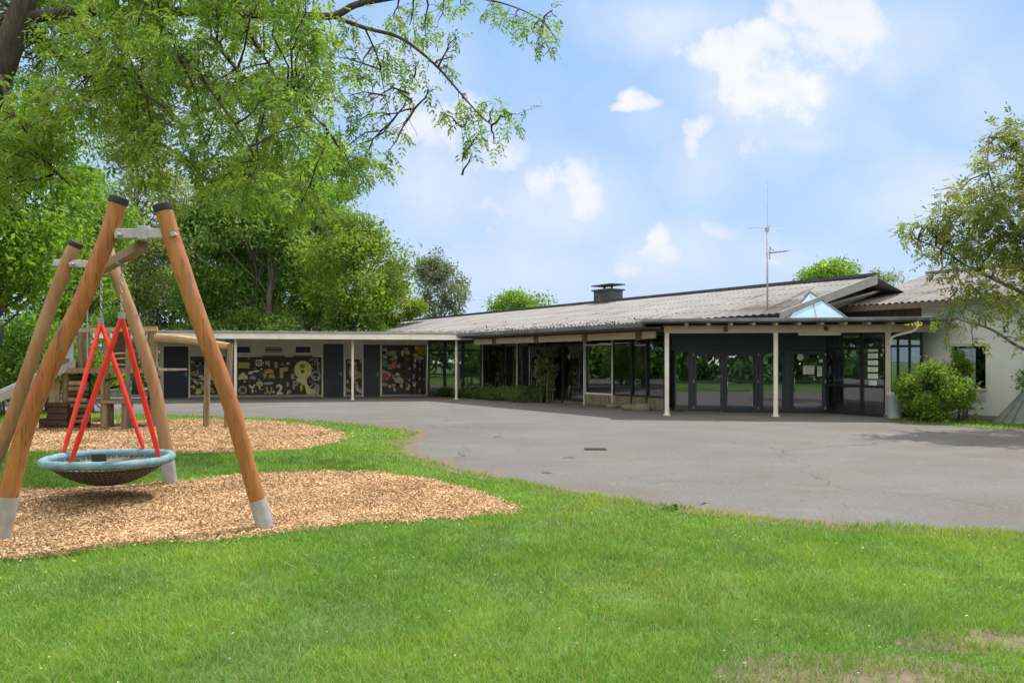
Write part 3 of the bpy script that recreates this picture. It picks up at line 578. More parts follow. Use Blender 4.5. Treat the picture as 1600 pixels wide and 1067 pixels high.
# -- the tree entering from the right
D1=18.5; rng=np.random.default_rng(202); rnd=random.Random(202)
rb=V(13.6,17.6,0); rt=thing('locust_tree',rb,'olive green tree reaching in from the right edge before the white wall','tree')
mb=MB(); nodes=[]
P=[Vector(x) for x in smooth_path([rb,rb+V(-.1,.1,1.5),rb+V(-.1,.5,3.0),rb+V(-.4,.8,4.6),rb+V(-.5,.9,6.3),rb+V(-.8,1,7.6)],5)]
mb.tube(P,[.2*(1-.8*i/(len(P)-1)) for i in range(len(P))],10); nodes+=P[8:]
nodes+=pix_tube(mb,[(1668,520),(1610,465,.2),(1560,440,.3),(1510,415,.2),(1470,390,.1),(1425,372)],.06,.01,D1)
nodes+=pix_tube(mb,[(1665,440),(1610,380,-.4),(1570,330,-.5),(1545,270,-.4),(1545,215,-.3)],.05,.01,D1)
nodes+=pix_tube(mb,[(1672,560),(1600,545,-.6),(1550,515,-.9),(1500,500,-1),(1460,490,-1)],.05,.01,D1)
nodes+=pix_tube(mb,[(1610,465,.2),(1560,480,.5),(1520,470,.6),(1480,440,.5)],.025,.008,D1)
nodes+=pix_tube(mb,[(1660,380),(1640,280,.5),(1620,210,.6)],.04,.01,D1)
sp=[(1575,200,22,1),(1590,222,26,1),(1600,260,34,1),(1545,320,36,1),(1515,325,30,1),(1480,345,26,1),(1560,380,38,1),(1520,385,34,1),(1600,380,40,1),(1485,395,26,.9),(1500,440,26,.7),(1418,360,16,.8),(1440,352,20,.9),(1462,340,22,.9),(1480,320,24,.9),(1455,385,22,.9),(1448,402,15,.8),(1490,365,30,.9),(1500,300,22,.9),(1520,290,30,.9),(1530,255,20,.7),(1548,225,22,.9),(1562,205,16,.8),(1585,245,28,.9),(1560,300,34,1),(1530,345,34,1),(1575,350,36,1),(1595,300,30,.9),
    (1500,410,28,.7),(1470,425,16,.6),(1545,400,36,.8),(1590,400,36,.9),(1530,440,28,.7),(1570,445,30,.8),(1600,450,30,.9),(1490,475,22,.55),(1465,495,22,.6),(1500,505,24,.5),(1540,490,26,.5),(1585,495,28,.5),(1478,525,12,.6),(1520,535,16,.5),(1590,530,16,.5),(1600,215,24,.8),(1620,340,40,1),(1630,260,40,1),(1640,430,40,1),(1630,510,40,1),(1430,378,10,.6),(1405,370,7,.6)]
cl=[(tuple(at(x,y,D1+rng.uniform(-1.1,1.1))),r/F_PX*D1*1.05,w) for x,y,r,w in sp]
for k in range(34):
    cl.append((tuple(V(*(rb+V(rng.uniform(-.2,3.2),rng.uniform(-2.2,2.6),rng.uniform(3.4,8.2))))),.62,.8))
q,c=crown_from(rng,mb,rnd,cl,nodes,260,.27,9,.44,.11,[(.22,.31,.07),(.17,.25,.06),(.28,.34,.09),(.13,.20,.055),(.30,.28,.10)],droop=.35)
mb.build('trunk',MT['bark_grey'],rt,smooth=True); np_mesh('crown',q,4,c,MT['leaf'],rt)

# ------------------------------------------------------------------ school building
class Facade:
    """a vertical plane: origin o on the ground, direction e to the right; outward is toward the viewer"""
    def __init__(s,o,e): s.o=Vector((o[0],o[1],0)); s.e=Vector((e[0],e[1],0)).normalized(); s.q=V(-s.e.y,s.e.x,0)
    def s_of(s,px):
        k=(px-800)/F_PX; return (s.o.y*k-s.o.x)/(s.e.x-s.e.y*k)
    def p(s,t,z,off=0): return s.o+s.e*t-s.q*off+V(0,0,z)
    def z_of(s,px,py): return HC-(py-HY)/F_PX*s.p(s.s_of(px),0).y
    def box(s,mb,s0,s1,z0,z1,front,depth): return mb.box(s.p(s0,z0,front),s.e*(s1-s0),s.q*depth,V(0,0,z1-z0))
    def pbox(s,mb,x0,x1,z0,z1,front,depth): return s.box(mb,s.s_of(x0),s.s_of(x1),z0,z1,front,depth)
u=V(-.559,.829,0); nn=V(.829,.559,0)
GR=V(3.96,23.4,0)
school=thing('school_building',(4.7,26,0),'long low school building with grey corrugated roof, glazed front and white canopy posts','building')
# corrugated roof
def corrugate(mb, lo, hi, m, rows, amp, period, thick=.02, lap=.012):
    """lo(k), hi(k): bottom and top points for k in 0..m strips"""
    vs=[];idx={}
    for i in range(m+1):
        a,b=lo(i/m),hi(i/m)
        for r in range(rows):
            for e in (0,1):
                f=(r+e)/rows; p=a.lerp(b,f)+V(0,0,amp*math.sin(2*math.pi*i/period)+ (lap if e==0 else 0)); idx[i,r,e]=len(vs); vs.append(p)
    fs=[]
    for i in range(m):
        for r in range(rows):
            fs.append((idx[i,r,0],idx[i+1,r,0],idx[i+1,r,1],idx[i,r,1]))
            if r+1<rows: fs.append((idx[i,r,1],idx[i+1,r,1],idx[i+1,r+1,0],idx[i,r+1,0]))
    mb.add(vs,fs)
T0,T1=-3.6,37.0
Vp=V(8.06,23.2,3.08)
EZ,RZ=2.82,4.3
def lo_(f):
    t=T0+(T1-T0)*f
    if t<0: return (GR+V(0,0,EZ)).lerp(Vp,t/T0)
    return GR+u*t+V(0,0,EZ)
def hi_(f): t=T0+(T1-T0)*f; return GR+u*t+nn*6.5+V(0,0,RZ)
mb=MB(); m=int((T1-T0)/.2)*8; corrugate(mb,lo_,hi_,m,5,.017,8)
roof=mb.build('roof',MT['roof'],school,smooth=R(50),fix=False)
mb=MB(); mb.poly([GR+u*T0+nn*6.5+V(0,0,RZ),GR+u*T1+nn*6.5+V(0,0,RZ),GR+u*T1+nn*12.6+V(0,0,EZ),GR+u*T0+nn*12.6+V(0,0,EZ)]); mb.build('rear_slope',MT['roof'],roof)
a,b=hi_(0)+V(0,0,.03),hi_(1)+V(0,0,.03); mb=MB(); mb.bar(a-u*.05,b,.36,.07); mb.bar(a-u*.05+V(0,0,.05),b+V(0,0,.05),.18,.04); mb.build('ridge_cap',MT['chim'],roof)
mb=MB(); a,b=Vp+V(.02,-.02,.06),hi_(0)+V(.02,-.02,.05); mb.prism([a,b,b-V(0,0,.30),a-V(0,0,.22)],u*-.06); mb.build('verge_board',MT['flash'],roof)
# eave gutter of the middle wing
mb=MB(); mb.bar(GR+u*-.1+V(0,0,2.74),GR+u*13.2+V(0,0,2.74),.14,.12); mb.bar(GR+nn*.1+u*-.05+V(0,0,2.81),GR+nn*.1+u*13.2+V(0,0,2.81),.2,.025); mb.build('gutter',MT['gutter'],roof,bevel=.015)
# moss and leaf litter lying along the eaves
rng=np.random.default_rng(8); n=1500
tt=rng.uniform(-.5,33,n); vv=np.abs(rng.exponential(.35,n)); pts=np.array([list(GR+u*float(a)+nn*float(b)+V(0,0,EZ+.2277*float(b)+.035)) for a,b in zip(tt,vv)])
q=leaf_quads(pts+rng.normal(0,.01,(n,3)),rng.normal(0,1,(n,3))*[1,1,.2],rng.normal(0,.3,(n,3))+[0,0,1],rng.uniform(.05,.16,n),rng.uniform(.02,.06,n),.1)
tag(np_mesh('leaf_litter',q,4,pal(rng,n,[(.06,.05,.035),(.12,.10,.06),(.04,.035,.03),(.09,.085,.04)]),MT['chip']),'dark leaf litter and moss lying along the roof eaves','leaf litter',kind='stuff')
# chimney
ch=GR+u*9.0+nn*6.5; mb=MB(); rz=math.atan2(u.y,u.x); mb.cbox(ch+V(0,0,4.42),1.05,.8,.75,rz); mb.cbox(ch+V(0,0,4.82),1.2,.95,.07,rz)
for sx in (-.25,.25): mb.tube([ch+u*sx+V(0,0,4.8),ch+u*sx+V(0,0,5.02)],.05,8)
mb.cbox(ch+V(0,0,5.04),1.45,.75,.05,rz); mb.cbox(ch+V(0,0,5.08),.7,.4,.04,rz); mb.build('chimney',MT['chim'],roof)
# middle wing: beam, dark brackets, soffit
BO=GR+nn*.55
mb=MB(); mb.box(BO+u*.05+V(0,0,2.35),u*10.75,nn*.1,V(0,0,.22)); mb.build('beam',MT['beige'],school)
mid=Facade((GR+nn*2.0).xy,-u)
beamF=Facade(BO.xy,-u)
for px in (772,838,914,998):
    mb=MB(); s=beamF.s_of(px); beamF.box(mb,s-.13,s+.13,2.31,2.6,.03,.2); mb.build('bracket',MT['brown'],school)
mb=MB(); mb.box(GR+u*.0+nn*.1+V(0,0,2.62),u*13,nn*2.4,V(0,0,.03)); mb.build('soffit',MT['brown'],school)
# middle wing glazing
def s(px): return mid.s_of(px)
edges=[755,786,809,846,880,914,958,988,1012,1040]
for i,px in enumerate(edges):
    mb=MB(); pale=px in (809,914,958,755); w=.045 if pale else .07
    mid.box(mb,s(px)-w/2,s(px)+w/2,0,2.6,.06,.1); mb.build('mullion',MT['white_paint'] if pale else MT['black_metal'],school)
for a,b in zip(edges[:-1],edges[1:]):
    low=.42 if a>=914 else .12
    w=MB(); mid.box(w,s(a)+.035,s(a)+.055,low,2.6,.028,.06); mid.box(w,s(b)-.055,s(b)-.035,low,2.6,.028,.06); mid.box(w,s(a)+.04,s(b)-.04,low,low+.06,.03,.07); mid.box(w,s(a)+.04,s(b)-.04,2.22,2.27,.03,.07); mid.box(w,s(a)+.04,s(b)-.04,2.53,2.6,.03,.07)
    wf=w.build('window',MT['white_paint'] if a in (914,930) else MT['black_metal'],school)
    g=MB(); mid.box(g,s(a)+.04,s(b)-.04,low+.03,2.55,.0,.006); g.build('pane',MT['glass'],wf)
mb=MB(); mid.box(mb,s(914),s(1040),0,.42,.02,.12)
for k in range(9):
    a=s(914)+(s(1040)-s(914))*k/9; mid.box(mb,a+.02,a+(s(1040)-s(914))/9-.02,.04,.38,.045,.03)
mb.build('plinth',MT['stone'],school)
mb=MB(); mid.box(mb,s(755),s(914),0,.12,.02,.12); mb.build('plinth',MT['brown'],school)
for (x0,x1) in ((815,842),(886,905),(938,956)):
    mb=MB(); a,b=s(x0),s(x1); n=24
    pts=[mid.p(a+(b-a)*i/n,0,-.35+.04*math.sin(i*2.1)) for i in range(n+1)]
    for i in range(n): mb.poly([pts[i]+V(0,0,.3),pts[i+1]+V(0,0,.3),pts[i+1]+V(0,0,2.45),pts[i]+V(0,0,2.45)])
    mb.build('curtain',MT['curtain'],school,fix=False)
mb=MB(); mid.box(mb,s(735),s(1046)-.1,0,2.6,-4.2,.1); mid.box(mb,s(735)-1.5,s(735)-1.4,0,2.6,-.2,4.2); mb.build('interior_wall',MT['room'],school)
mb=MB(); mid.box(mb,s(735)-1.5,s(1040)+1.5,.006,.03,-.1,4.1); mb.build('interior_floor',MT['roomfloor'],school)
# door leaf inside and low furniture seen through the glass
mb=MB(); mid.box(mb,s(992),s(1008),.03,2.1,-1.2,.06); mb.build('inner_door',MT['black_metal'],school)
for x0,x1 in ((820,840),(925,950)):
    mb=MB(); a,b=s(x0),s(x1); mid.box(mb,a,b,.70,.74,-1.0,.7)
    for sx in (a+.05,b-.1):
        for dp in (1.05,1.6): mid.box(mb,sx,sx+.05,.03,.7,-dp,.05)
    mb.build('table',MT['stone'],school)

# left wing: flat canopy on white posts, cream wall, doors and murals
P1,P2,P3=gnd(368,627),gnd(551,625),gnd(713,624)
wv=(P3-P1).normalized(); mv=V(-wv.y,wv.x,0)
canF=Facade(P1.xy,wv)
def cs(px): return canF.s_of(px)
x0,x1=cs(150),cs(737)
mb=MB(); canF.box(mb,x0,x1,2.55,2.80,.35,.09); mb.build('fascia',MT['white_paint'],school)
mb=MB(); canF.box(mb,x0-.05,x1+.03,2.80,2.87,.40,.2); canF.box(mb,x0-.05,x1-.3,2.78,2.83,.2,4.3); mb.build('roof_edge',MT['flash'],school)
mb=MB(); canF.box(mb,x0,x1,2.62,2.66,.25,3.7); mb.build('soffit',MT['plaster'],school)
rng=np.random.default_rng(9); n=700; st=rng.uniform(x0,x1,n); pts=np.array([list(canF.p(float(a),2.875,.36-float(abs(b)))) for a,b in zip(st,rng.normal(0,.15,n))])
q=leaf_quads(pts,rng.normal(0,1,(n,3))*[1,1,.5]+[0,0,.2],rng.normal(0,.5,(n,3))+[0,0,1],rng.uniform(.03,.12,n),rng.uniform(.02,.05,n),.1)
tag(np_mesh('leaf_litter',q,4,pal(rng,n,[(.25,.23,.19),(.12,.10,.06),(.33,.30,.25),(.09,.085,.04)]),MT['chip']),'pale dry litter along the flat canopy edge of the left wing','leaf litter',kind='stuff')
for p in (P1,P2,P3):
    mb=MB(); mb.tube([p,p+V(0,0,2.58)],.055,12); mb.tube([p,p+V(0,0,.03)],.09,12); mb.build('post',MT['white_paint'],school,smooth=R(40))
wal=Facade((P1+mv*3.35).xy,wv)
def ws(px): return wal.s_of(px)
def wz(px,py): return wal.z_of(px,py)
mb=MB(); wal.pbox(mb,243,668,0,2.64,0,.25); mb.build('wall',MT['plaster'],school)
mb=MB(); wal.pbox(mb,243,668,.006,.09,.02,.03); mb.build('skirting',MT['flash'],school)
def plain_door(x0,x1,py):
    z1=wz((x0+x1)/2,py); mb=MB(); a,b=ws(x0),ws(x1)
    wal.box(mb,a-.07,a,0.0,z1+.07,.06,.1); wal.box(mb,b,b+.07,0,z1+.07,.06,.1); wal.box(mb,a,b,z1,z1+.07,.06,.1); 
    f=mb.build('door',MT['white_paint'],school)
    mb=MB(); wal.box(mb,a,b,.015,z1,.03,.06); wal.box(mb,a+.08,b-.08,z1-.32,z1-.06,.036,.02); mb.build('leaf',MT['navy'],f)
    mb=MB(); wal.box(mb,b-.13,b-.09,.95,1.15,.05,.03); hp=wal.p(b-.11,1.05,.06); mb.tube([hp,hp-wal.q*.05,hp-wal.q*.05-wal.e*.12],.012,8); mb.build('handle',MT['steel'],f)
plain_door(256,295,541); plain_door(505,537,537); plain_door(568,594,538)
# murals
rm=random.Random(12)
class Mural:
    def __init__(s,x0,x1,y0,y1):
        s.mb=MB(); s.k=0; s.x=(x0,x1); s.a,s.b=ws(x0),ws(x1); m_=(x0+x1)/2; s.z0,s.z1=wz(m_,y1),wz(m_,y0)
        s.mb.cc=(.055,.05,.042); wal.box(s.mb,s.a,s.b,s.z0,s.z1,.02,.03)
    def lay(s): s.k+=1; return .0215+.0008*s.k
    def pt(s,px,py,off): return wal.p(ws(px),wz(px,py),off)
    def blob(s,px,py,rx,ry,c,n=14,j=.15,clip=True):
        o=s.lay(); s.mb.cc=c; pts=[]
        for i in range(n):
            a=6.283*i/n; r=1+rm.uniform(-j,j); x=px+math.cos(a)*rx*r; y=py+math.sin(a)*ry*r
            p=s.pt(max(s.x[0]+.6,min(s.x[1]-.6,x)),y,o); p.z=max(s.z0+.01,min(s.z1-.01,p.z)); pts.append(p)
        s.mb.poly(pts)
    def polyg(s,l,c): o=s.lay(); s.mb.cc=c; s.mb.poly([s.pt(x,y,o) for x,y in l])
    def ring(s,px,py,r,w,c,n=20,sq=False):
        o=s.lay(); s.mb.cc=c
        for i in range(n):
            q=[]
            for (k,rr) in ((i,r),(i+1,r),(i+1,r-w),(i,r-w)):
                a=6.283*k/n; f=1/max(abs(math.cos(a)),abs(math.sin(a)))**.7 if sq else 1; q.append(s.pt(px+math.cos(a)*rr*f,py+math.sin(a)*rr*f,o))
            s.mb.poly(q)
    def text(s,ch,px,py,size,c,rot=0):
        cu=bpy.data.curves.new('letter','FONT'); cu.body=ch; cu.size=1; cu.align_x='CENTER'; cu.align_y='CENTER'; cu.offset=.03
        ob=bpy.data.objects.new('letter',cu); COL.objects.link(ob); bpy.context.view_layer.update()
        me=bpy.data.meshes.new_from_object(ob.evaluated_get(bpy.context.evaluated_depsgraph_get())); bpy.data.objects.remove(ob)
        o=s.lay(); s.mb.cc=c; ca,sa=math.cos(rot),math.sin(rot)
        vs=[s.pt(px+(v.co.x*ca-v.co.y*sa)*size,py-(v.co.x*sa+v.co.y*ca)*size,o) for v in me.vertices]
        s.mb.add(vs,[tuple(p.vertices) for p in me.polygons]); bpy.data.meshes.remove(me)
    def done(s,par=None): return s.mb.build('mural',MT['paint'],school,fix=False)
CREAM,OR,YG,WH,PK,BL,GY=(.68,.64,.32),(.58,.33,.09),(.48,.49,.14),(.66,.65,.60),(.56,.26,.2),(.06,.06,.13),(.33,.32,.29)
def Z(x,y): return x/5+240,y/5+500
mu=Mural(371,502.5,558,617)
mu.blob(*Z(820,425),17,7,BL); mu.blob(*Z(1240,430),8,9,BL); mu.blob(*Z(880,480),10,7,(.05,.05,.09))
mu.polyg([Z(662,330),Z(748,330),Z(748,376),Z(662,374)],YG)
mu.ring(*Z(822,335),5.2,2.0,WH,20,True); mu.blob(*Z(822,335),2.2,2.6,GY)
mu.polyg([Z(870,320),Z(908,318),Z(910,348),Z(890,356),Z(872,345)],OR); mu.blob(*Z(890,330),1.6,1.5,PK)
mu.polyg([Z(945,330),Z(970,332),Z(968,374),Z(946,372)],(.50,.36,.15)); mu.blob(*Z(1050,340),3,2,(.5,.5,.38))
mu.polyg([Z(660,465),Z(670,430),Z(700,405),Z(735,440),Z(738,462)],CREAM); mu.blob(*Z(690,395),4,2.5,(.06,.05,.05))
mu.blob(*Z(900,400),6,4,OR,12,.3); mu.blob(*Z(925,440),5,3.4,OR,12,.3); mu.blob(*Z(870,430),3,5,OR,10,.3); mu.ring(*Z(912,400),3.4,1.4,(.62,.36,.08))
mu.polyg([Z(985,375),Z(1050,368),Z(1048,398),Z(1015,402),Z(1012,455),Z(988,455)],(.56,.36,.11)); mu.blob(*Z(1088,440),3,5,PK)
mu.blob(*Z(780,450),5,3,GY,10,.3); mu.blob(*Z(760,410),4,2.6,WH,9,.3); mu.blob(*Z(800,400),6,2,WH,9,.35)
mu.text('O',*Z(697,550),17,GY); mu.text('Y',*Z(772,540),17,WH,.08); mu.blob(*Z(828,498),5.5,4.4,YG); mu.polyg([Z(820,510),Z(838,510),Z(836,545),Z(824,545)],YG)
mu.text('U',*Z(905,550),14,(.40,.42,.14)); mu.text('2',*Z(985,545),21,WH); mu.text('P',*Z(1108,512),18,GY); mu.blob(*Z(900,495),8,2.4,(.42,.42,.30),12,.4)
mu.blob(*Z(1168,388),13.8,14.2,CREAM,26,.02); mu.blob(*Z(1163,360),4,3.2,(.20,.19,.07)); mu.blob(*Z(1163,402),3.4,2.6,(.12,.10,.05)); 
mu.polyg([Z(1110,455),Z(1200,450),Z(1200,500),Z(1262,580),Z(1200,580),Z(1180,510),Z(1120,475)],CREAM)
mu.ring(*Z(1268,435),7,1.4,WH); mu.blob(*Z(1155,525),2,6,YG); mu.blob(*Z(1235,562),8.5,5,(.58,.54,.34),16,.05); mu.blob(*Z(1060,560),3,3,PK); mu.blob(*Z(1275,530),4,9,GY,10,.3); mu.blob(*Z(1048,500),2,4,GY)
for _ in range(100):
    x_=rm.choice([rm.uniform(374,456),rm.uniform(484,500)]); mu.blob(x_,rm.uniform(560,615),rm.uniform(.6,1.9),rm.uniform(.5,1.6),rm.choice([CREAM,GY,WH,YG,OR,(.3,.28,.14),(.02,.02,.02)]),8,.35)
mu.polyg([Z(1270,300),Z(1282,300),Z(1300,410),Z(1286,410)],GY)
mu.done()
def scrappy(x0,x1,y0,y1,cols,n,rx,ry,seed):
    rm.seed(seed); m_=Mural(x0,x1,y0,y1)
    for _ in range(n): 
        f=rm.random(); m_.blob(rm.uniform(x0+2,x1-2),rm.uniform(y0+3,y1-3),rx*rm.uniform(.4,1.3),ry*rm.uniform(.4,1.3),rm.choice(cols),9,.35)
    return m_
m1=scrappy(297,352,557,617,[GY,WH,(.10,.09,.08),(.40,.24,.07),(.30,.29,.27),(.06,.08,.14),YG,(.02,.02,.02)],80,4,3,3)
for i in range(14):
    x=rm.uniform(300,346); y=rm.uniform(585,612); d=rm.choice((-1,1))*rm.uniform(3,7); m_=m1; m_.polyg([(x,y),(x+1,y-.8),(max(298,min(351,x+d)),y-rm.uniform(4,10)),(max(298,min(351,x+d-1)),y-rm.uniform(4,9))],rm.choice([GY,WH,(.03,.03,.03)]))
m1.done()
scrappy(540.5,566,561,617,[GY,(.35,.35,.22),(.05,.05,.04),(.24,.27,.12),(.45,.44,.38)],30,4,4,4).done()
m3=scrappy(597,665.5,539,617,[(.03,.03,.04),GY,(.45,.16,.12),(.30,.30,.30),(.05,.05,.12),(.02,.02,.02),(.42,.36,.33),(.03,.05,.05),(.55,.5,.45),(.5,.45,.15),(.5,.2,.3)],105,3.6,3.6,5)
m3.blob(612,552,8,4,(.42,.36,.10),12,.3); m3.polyg([(650,541),(665,541),(665,555),(652,554)],(.30,.25,.03)); m3.blob(613,573,8,3.6,(.50,.16,.07),12,.25); m3.blob(600,588,4,6,(.42,.08,.07),12,.35); m3.blob(624,594,7,6,(.38,.35,.33),12,.3); m3.blob(601,566,4,6,(.12,.25,.26),12,.3)
for x in (641,650,657): m3.polyg([(x,562),(x+4,562),(x+4,615),(x,615)],(.018,.018,.02))
m3.done()
mb=MB(); wal.pbox(mb,353,366,.05,2.6,.05,.05); mb.build('pilaster',MT['flash'],school)
# clerestory vents
for (xa,xb,kind) in ((366,393,0),(412,443,1),(460,487,2)):
    za,zb_=wz(xa,553),wz(xa,539.5); w=MB(); a,b=ws(xa),ws(xb); t_=.06
    wal.box(w,a,b,za,za+t_,.04,.05); wal.box(w,a,b,zb_-t_,zb_,.04,.05); wal.box(w,a,a+t_,za,zb_,.04,.05); wal.box(w,b-t_,b,za,zb_,.04,.05); wf=w.build('window',MT['white_paint'],school)
    g=MB(); wal.box(g,a+t_,b-t_,za+t_,zb_-t_,.012,.02); g.build('pane',MT['black_metal'] if kind!=1 else MT['room'],wf)
    sl=MB(); wal.box(sl,a-.05,b+.05,za-.14,za-.08,.09,.09)
    if kind==1: wal.box(sl,a+.05,b-.05,(za+zb_)/2-.03,(za+zb_)/2+.03,.05,.03)
    if kind==2: wal.box(sl,b-.28,b-.22,za+t_,zb_-t_,.05,.03)
    sl.build('sill',MT['brown'] if kind else MT['white_paint'],wf)
# glazed corner by the third post
cor=Facade(wal.p(ws(669),0).xy,((mid.p(s(752),0)-wal.p(ws(669),0)).xy))
cw=(mid.p(s(752),0)-wal.p(ws(669),0)).length
for i,(a,b) in enumerate(((0,.32),(.32,.66),(.66,1.0))):
    w=MB(); a*=cw;b*=cw
    for z0,z1 in ((0,.12),(1.0,1.06),(2.1,2.18),(2.52,2.62)): cor.box(w,a+.06,b-.06,z0,z1,.04,.08)
    for x in (a,b-.06): cor.box(w,x,x+.06,0,2.62,.04,.08)
    wf=w.build('door' if i<2 else 'window',MT['navy'],school)
    g=MB(); cor.box(g,a+.06,b-.06,.1,2.52,.0,.008); g.build('pane',MT['door_glass'],wf)
    if i<2:
        h=MB(); x=b-.14; cor.box(h,x,x+.03,.85,1.35,.09,.03); cor.box(h,x,x+.03,.87,.9,.06,.03); cor.box(h,x,x+.03,1.3,1.33,.06,.03); h.build('handle',MT['steel'],wf)

mb=MB(); cor.box(mb,-.6,cw+.6,0,2.64,-2.2,.1); cor.box(mb,-.05,.03,0,2.64,-.12,2.1); mb.build('interior_wall',MT['room'],school)
# entrance: beam, slab, rafters, posts, glazing
P4=gnd(1042,649); e=V(math.cos(R(-8)),math.sin(R(-8)),0); ent=Facade(P4.xy,e)
def es(px): return ent.s_of(px)
bx1=es(1459)
mb=MB(); ent.box(mb,-.08,bx1,2.49,2.695,.06,.14); mb.build('beam',MT['beige'],school)
for k in range(15):
    x=.55+k*.64
    if x<bx1-.1:
        mb=MB(); ent.box(mb,x-.045,x+.045,2.697,2.775,.5,.8); mb.build('rafter',MT['beige'],school)
mb=MB(); ent.box(mb,-.75,es(1478),2.777,2.90,.62,.5); ent.box(mb,-.75,es(1478),2.81,2.905,.12,2.9); cr=mb.build('canopy_roof',MT['felt'],school)
mb=MB(); ent.box(mb,-.78,es(1482),2.80,2.89,.70,.075); mb.build('gutter',MT['gutter'],cr,bevel=.012)
mb=MB(); ent.box(mb,-.1,es(1440),2.699,2.73,.04,2.6); mb.build('soffit',MT['room'],school)
for px in (1042,1212):
    p=ent.p(es(px),0,0); mb=MB(); mb.tube([p,p+V(0,0,2.49)],.07,14); mb.tube([p,p+V(0,0,.04)],.11,14); mb.build('post',MT['white_paint'],school,smooth=R(40))
back=Facade(ent.p(0,0,-1.75).xy,e)
def bs(px): return back.s_of(px)
def bz(px,py): return back.z_of(px,py)
mb=MB(); back.pbox(mb,1050,1310,2.0,2.7,.03,.1); mb.build('transom',MT['navy'],school)
mb=MB(); back.pbox(mb,1050,1310,.006,.05,.08,.12); mb.build('threshold',MT['black_metal'],school)
def glazed(kind,a,b,z1,rails,stile,m='navy',parts=None,gm='door_glass',front=.04):
    w=MB(); back.box(w,a,a+stile,.05,z1,front,.09); back.box(w,b-stile,b,.05,z1,front,.09)
    for (z0,zz) in rails: back.box(w,a+stile,b-stile,z0,zz,front-.005,.08)
    f=w.build(kind,MT[m],school); g=MB(); back.box(g,a+stile*.9,b-stile*.9,.06,z1-.02,.0,.008); g.build('pane',MT[gm],f); return f
def pull(f,x,z0,z1):
    h=MB(); p=back.p(x,0,.12); h.tube([p+V(0,0,z0),p+V(0,0,z1)],.016,8)
    for z in (z0+.05,z1-.05): h.tube([p+V(0,0,z),p+V(0,0,z)+back.q*.08],.012,6)
    h.build('handle',MT['chain'],f,smooth=True)
def hinge(f,x):
    h=MB()
    for z in (.16,1.0,1.86): h.tube([back.p(x,z-.045,.065),back.p(x,z+.045,.065)],.022,8)
    h.build('hinge',MT['chain'],f)
xs=[bs(p) for p in (1054,1078,1131,1190,1232,1290)]
glazed('window',xs[0],xs[1],2.0,((.05,.1),(.95,1.0),(1.94,2.0)),.05)
mb=MB(); back.box(mb,xs[1],xs[1]+.1,.05,2.0,.07,.12); back.box(mb,xs[3]-.1,xs[3],.05,2.0,.07,.12); back.box(mb,xs[1]+.1,xs[3]-.1,1.93,2.0,.07,.12); mb.build('door_frame',MT['navy'],school)
d1=glazed('door',xs[1]+.11,xs[2]-.005,1.92,((.05,.17),(.97,1.03),(1.82,1.92)),.1); d2=glazed('door',xs[2]+.005,xs[3]-.11,1.92,((.05,.17),(.97,1.03),(1.82,1.92)),.1)
pull(d2,xs[2]+.1,.62,1.12); hinge(d1,xs[1]+.11); hinge(d2,xs[3]-.11)
glazed('window',xs[3],xs[4]-.14,2.0,((.05,.1),(.95,1.0),(1.94,2.0)),.05)
mb=MB(); back.box(mb,xs[4]-.14,xs[4]+.04,.05,2.0,.08,.12); mb.build('door_frame',MT['navy'],school)
d3=glazed('door',xs[4]+.05,xs[5],1.97,((.05,.15),(.98,1.04),(1.85,1.97)),.1); pull(d3,xs[4]+.16,.7,1.2); hinge(d3,xs[5]-.02)
MT['pane_grey'] = mat('reflection_grey', (.30,.30,.31), (.24,.24,.25), rough=.9, scale=2)  # grey sheets behind the panes stand in for pale reflections in the glass
for a_,b_,z0,z1 in ((xs[2]+.12,xs[3]-.13,1.0,1.9),(xs[3]+.05,xs[4]-.2,.98,1.95),(xs[4]+.3,xs[5]-.15,.15,.95),(xs[1]+.2,xs[2]-.1,.2,.9)):
    mb=MB(); back.box(mb,a_,b_,z0,z1,-.22,.01); mb.build('reflection_sheet',MT['pane_grey'],school)
# right return of the entrance
r0=back.p(xs[5]+.03,0,.0); r1=ent.p(es(1384),0,.0); ret=Facade(r0.xy,(r1-r0).xy); rl=(r1-r0).length
for i,(a,b) in enumerate(((0,.62),(.62,1.0))):
    w=MB(); a*=rl;b*=rl
    for z0,z1 in ((0.006,.1),(.85,.93),(2.0,2.08),(2.6,2.7)): ret.box(w,a+.05,b-.05,z0,z1,.03,.08)
    for x in (a,b-.05): ret.box(w,x,x+.05,0.006,2.7,.03,.08)
    wf=w.build('window',MT['black_metal'],school); g=MB(); ret.box(g,a+.05,b-.05,.1,2.6,0,.008); g.build('pane',MT['door_glass'],wf)
mb=MB(); ret.box(mb,.08,.6*rl,.98,1.98,-.18,.01); mb.build('reflection_sheet',MT['pane_grey'],school)  # same stand-in for a reflection, behind the return glazing
# corner pier and the frontal glazing beside the bush
co_=Facade(r1.xy,e)
mb=MB(); co_.box(mb,-.02,.12,.006,2.69,.06,.16); mb.build('pier',MT['beige'],school)
mb=MB(); co_.box(mb,-.06,.16,.006,.09,.09,.22); mb.build('pier_base',MT['stone'],school)
w=MB()
for x in (.14,.36,.68,1.0): co_.box(w,x,x+.05,0.006,2.69,-.1,.08)
for z in (.006,.75,2.05,2.6): co_.box(w,.19,1.0,z,z+.07,-.105,.07)
wf=w.build('window',MT['black_metal'],school); g=MB(); co_.box(g,.16,1.03,.05,2.65,-.14,.008); g.build('pane',MT['glass'],wf)
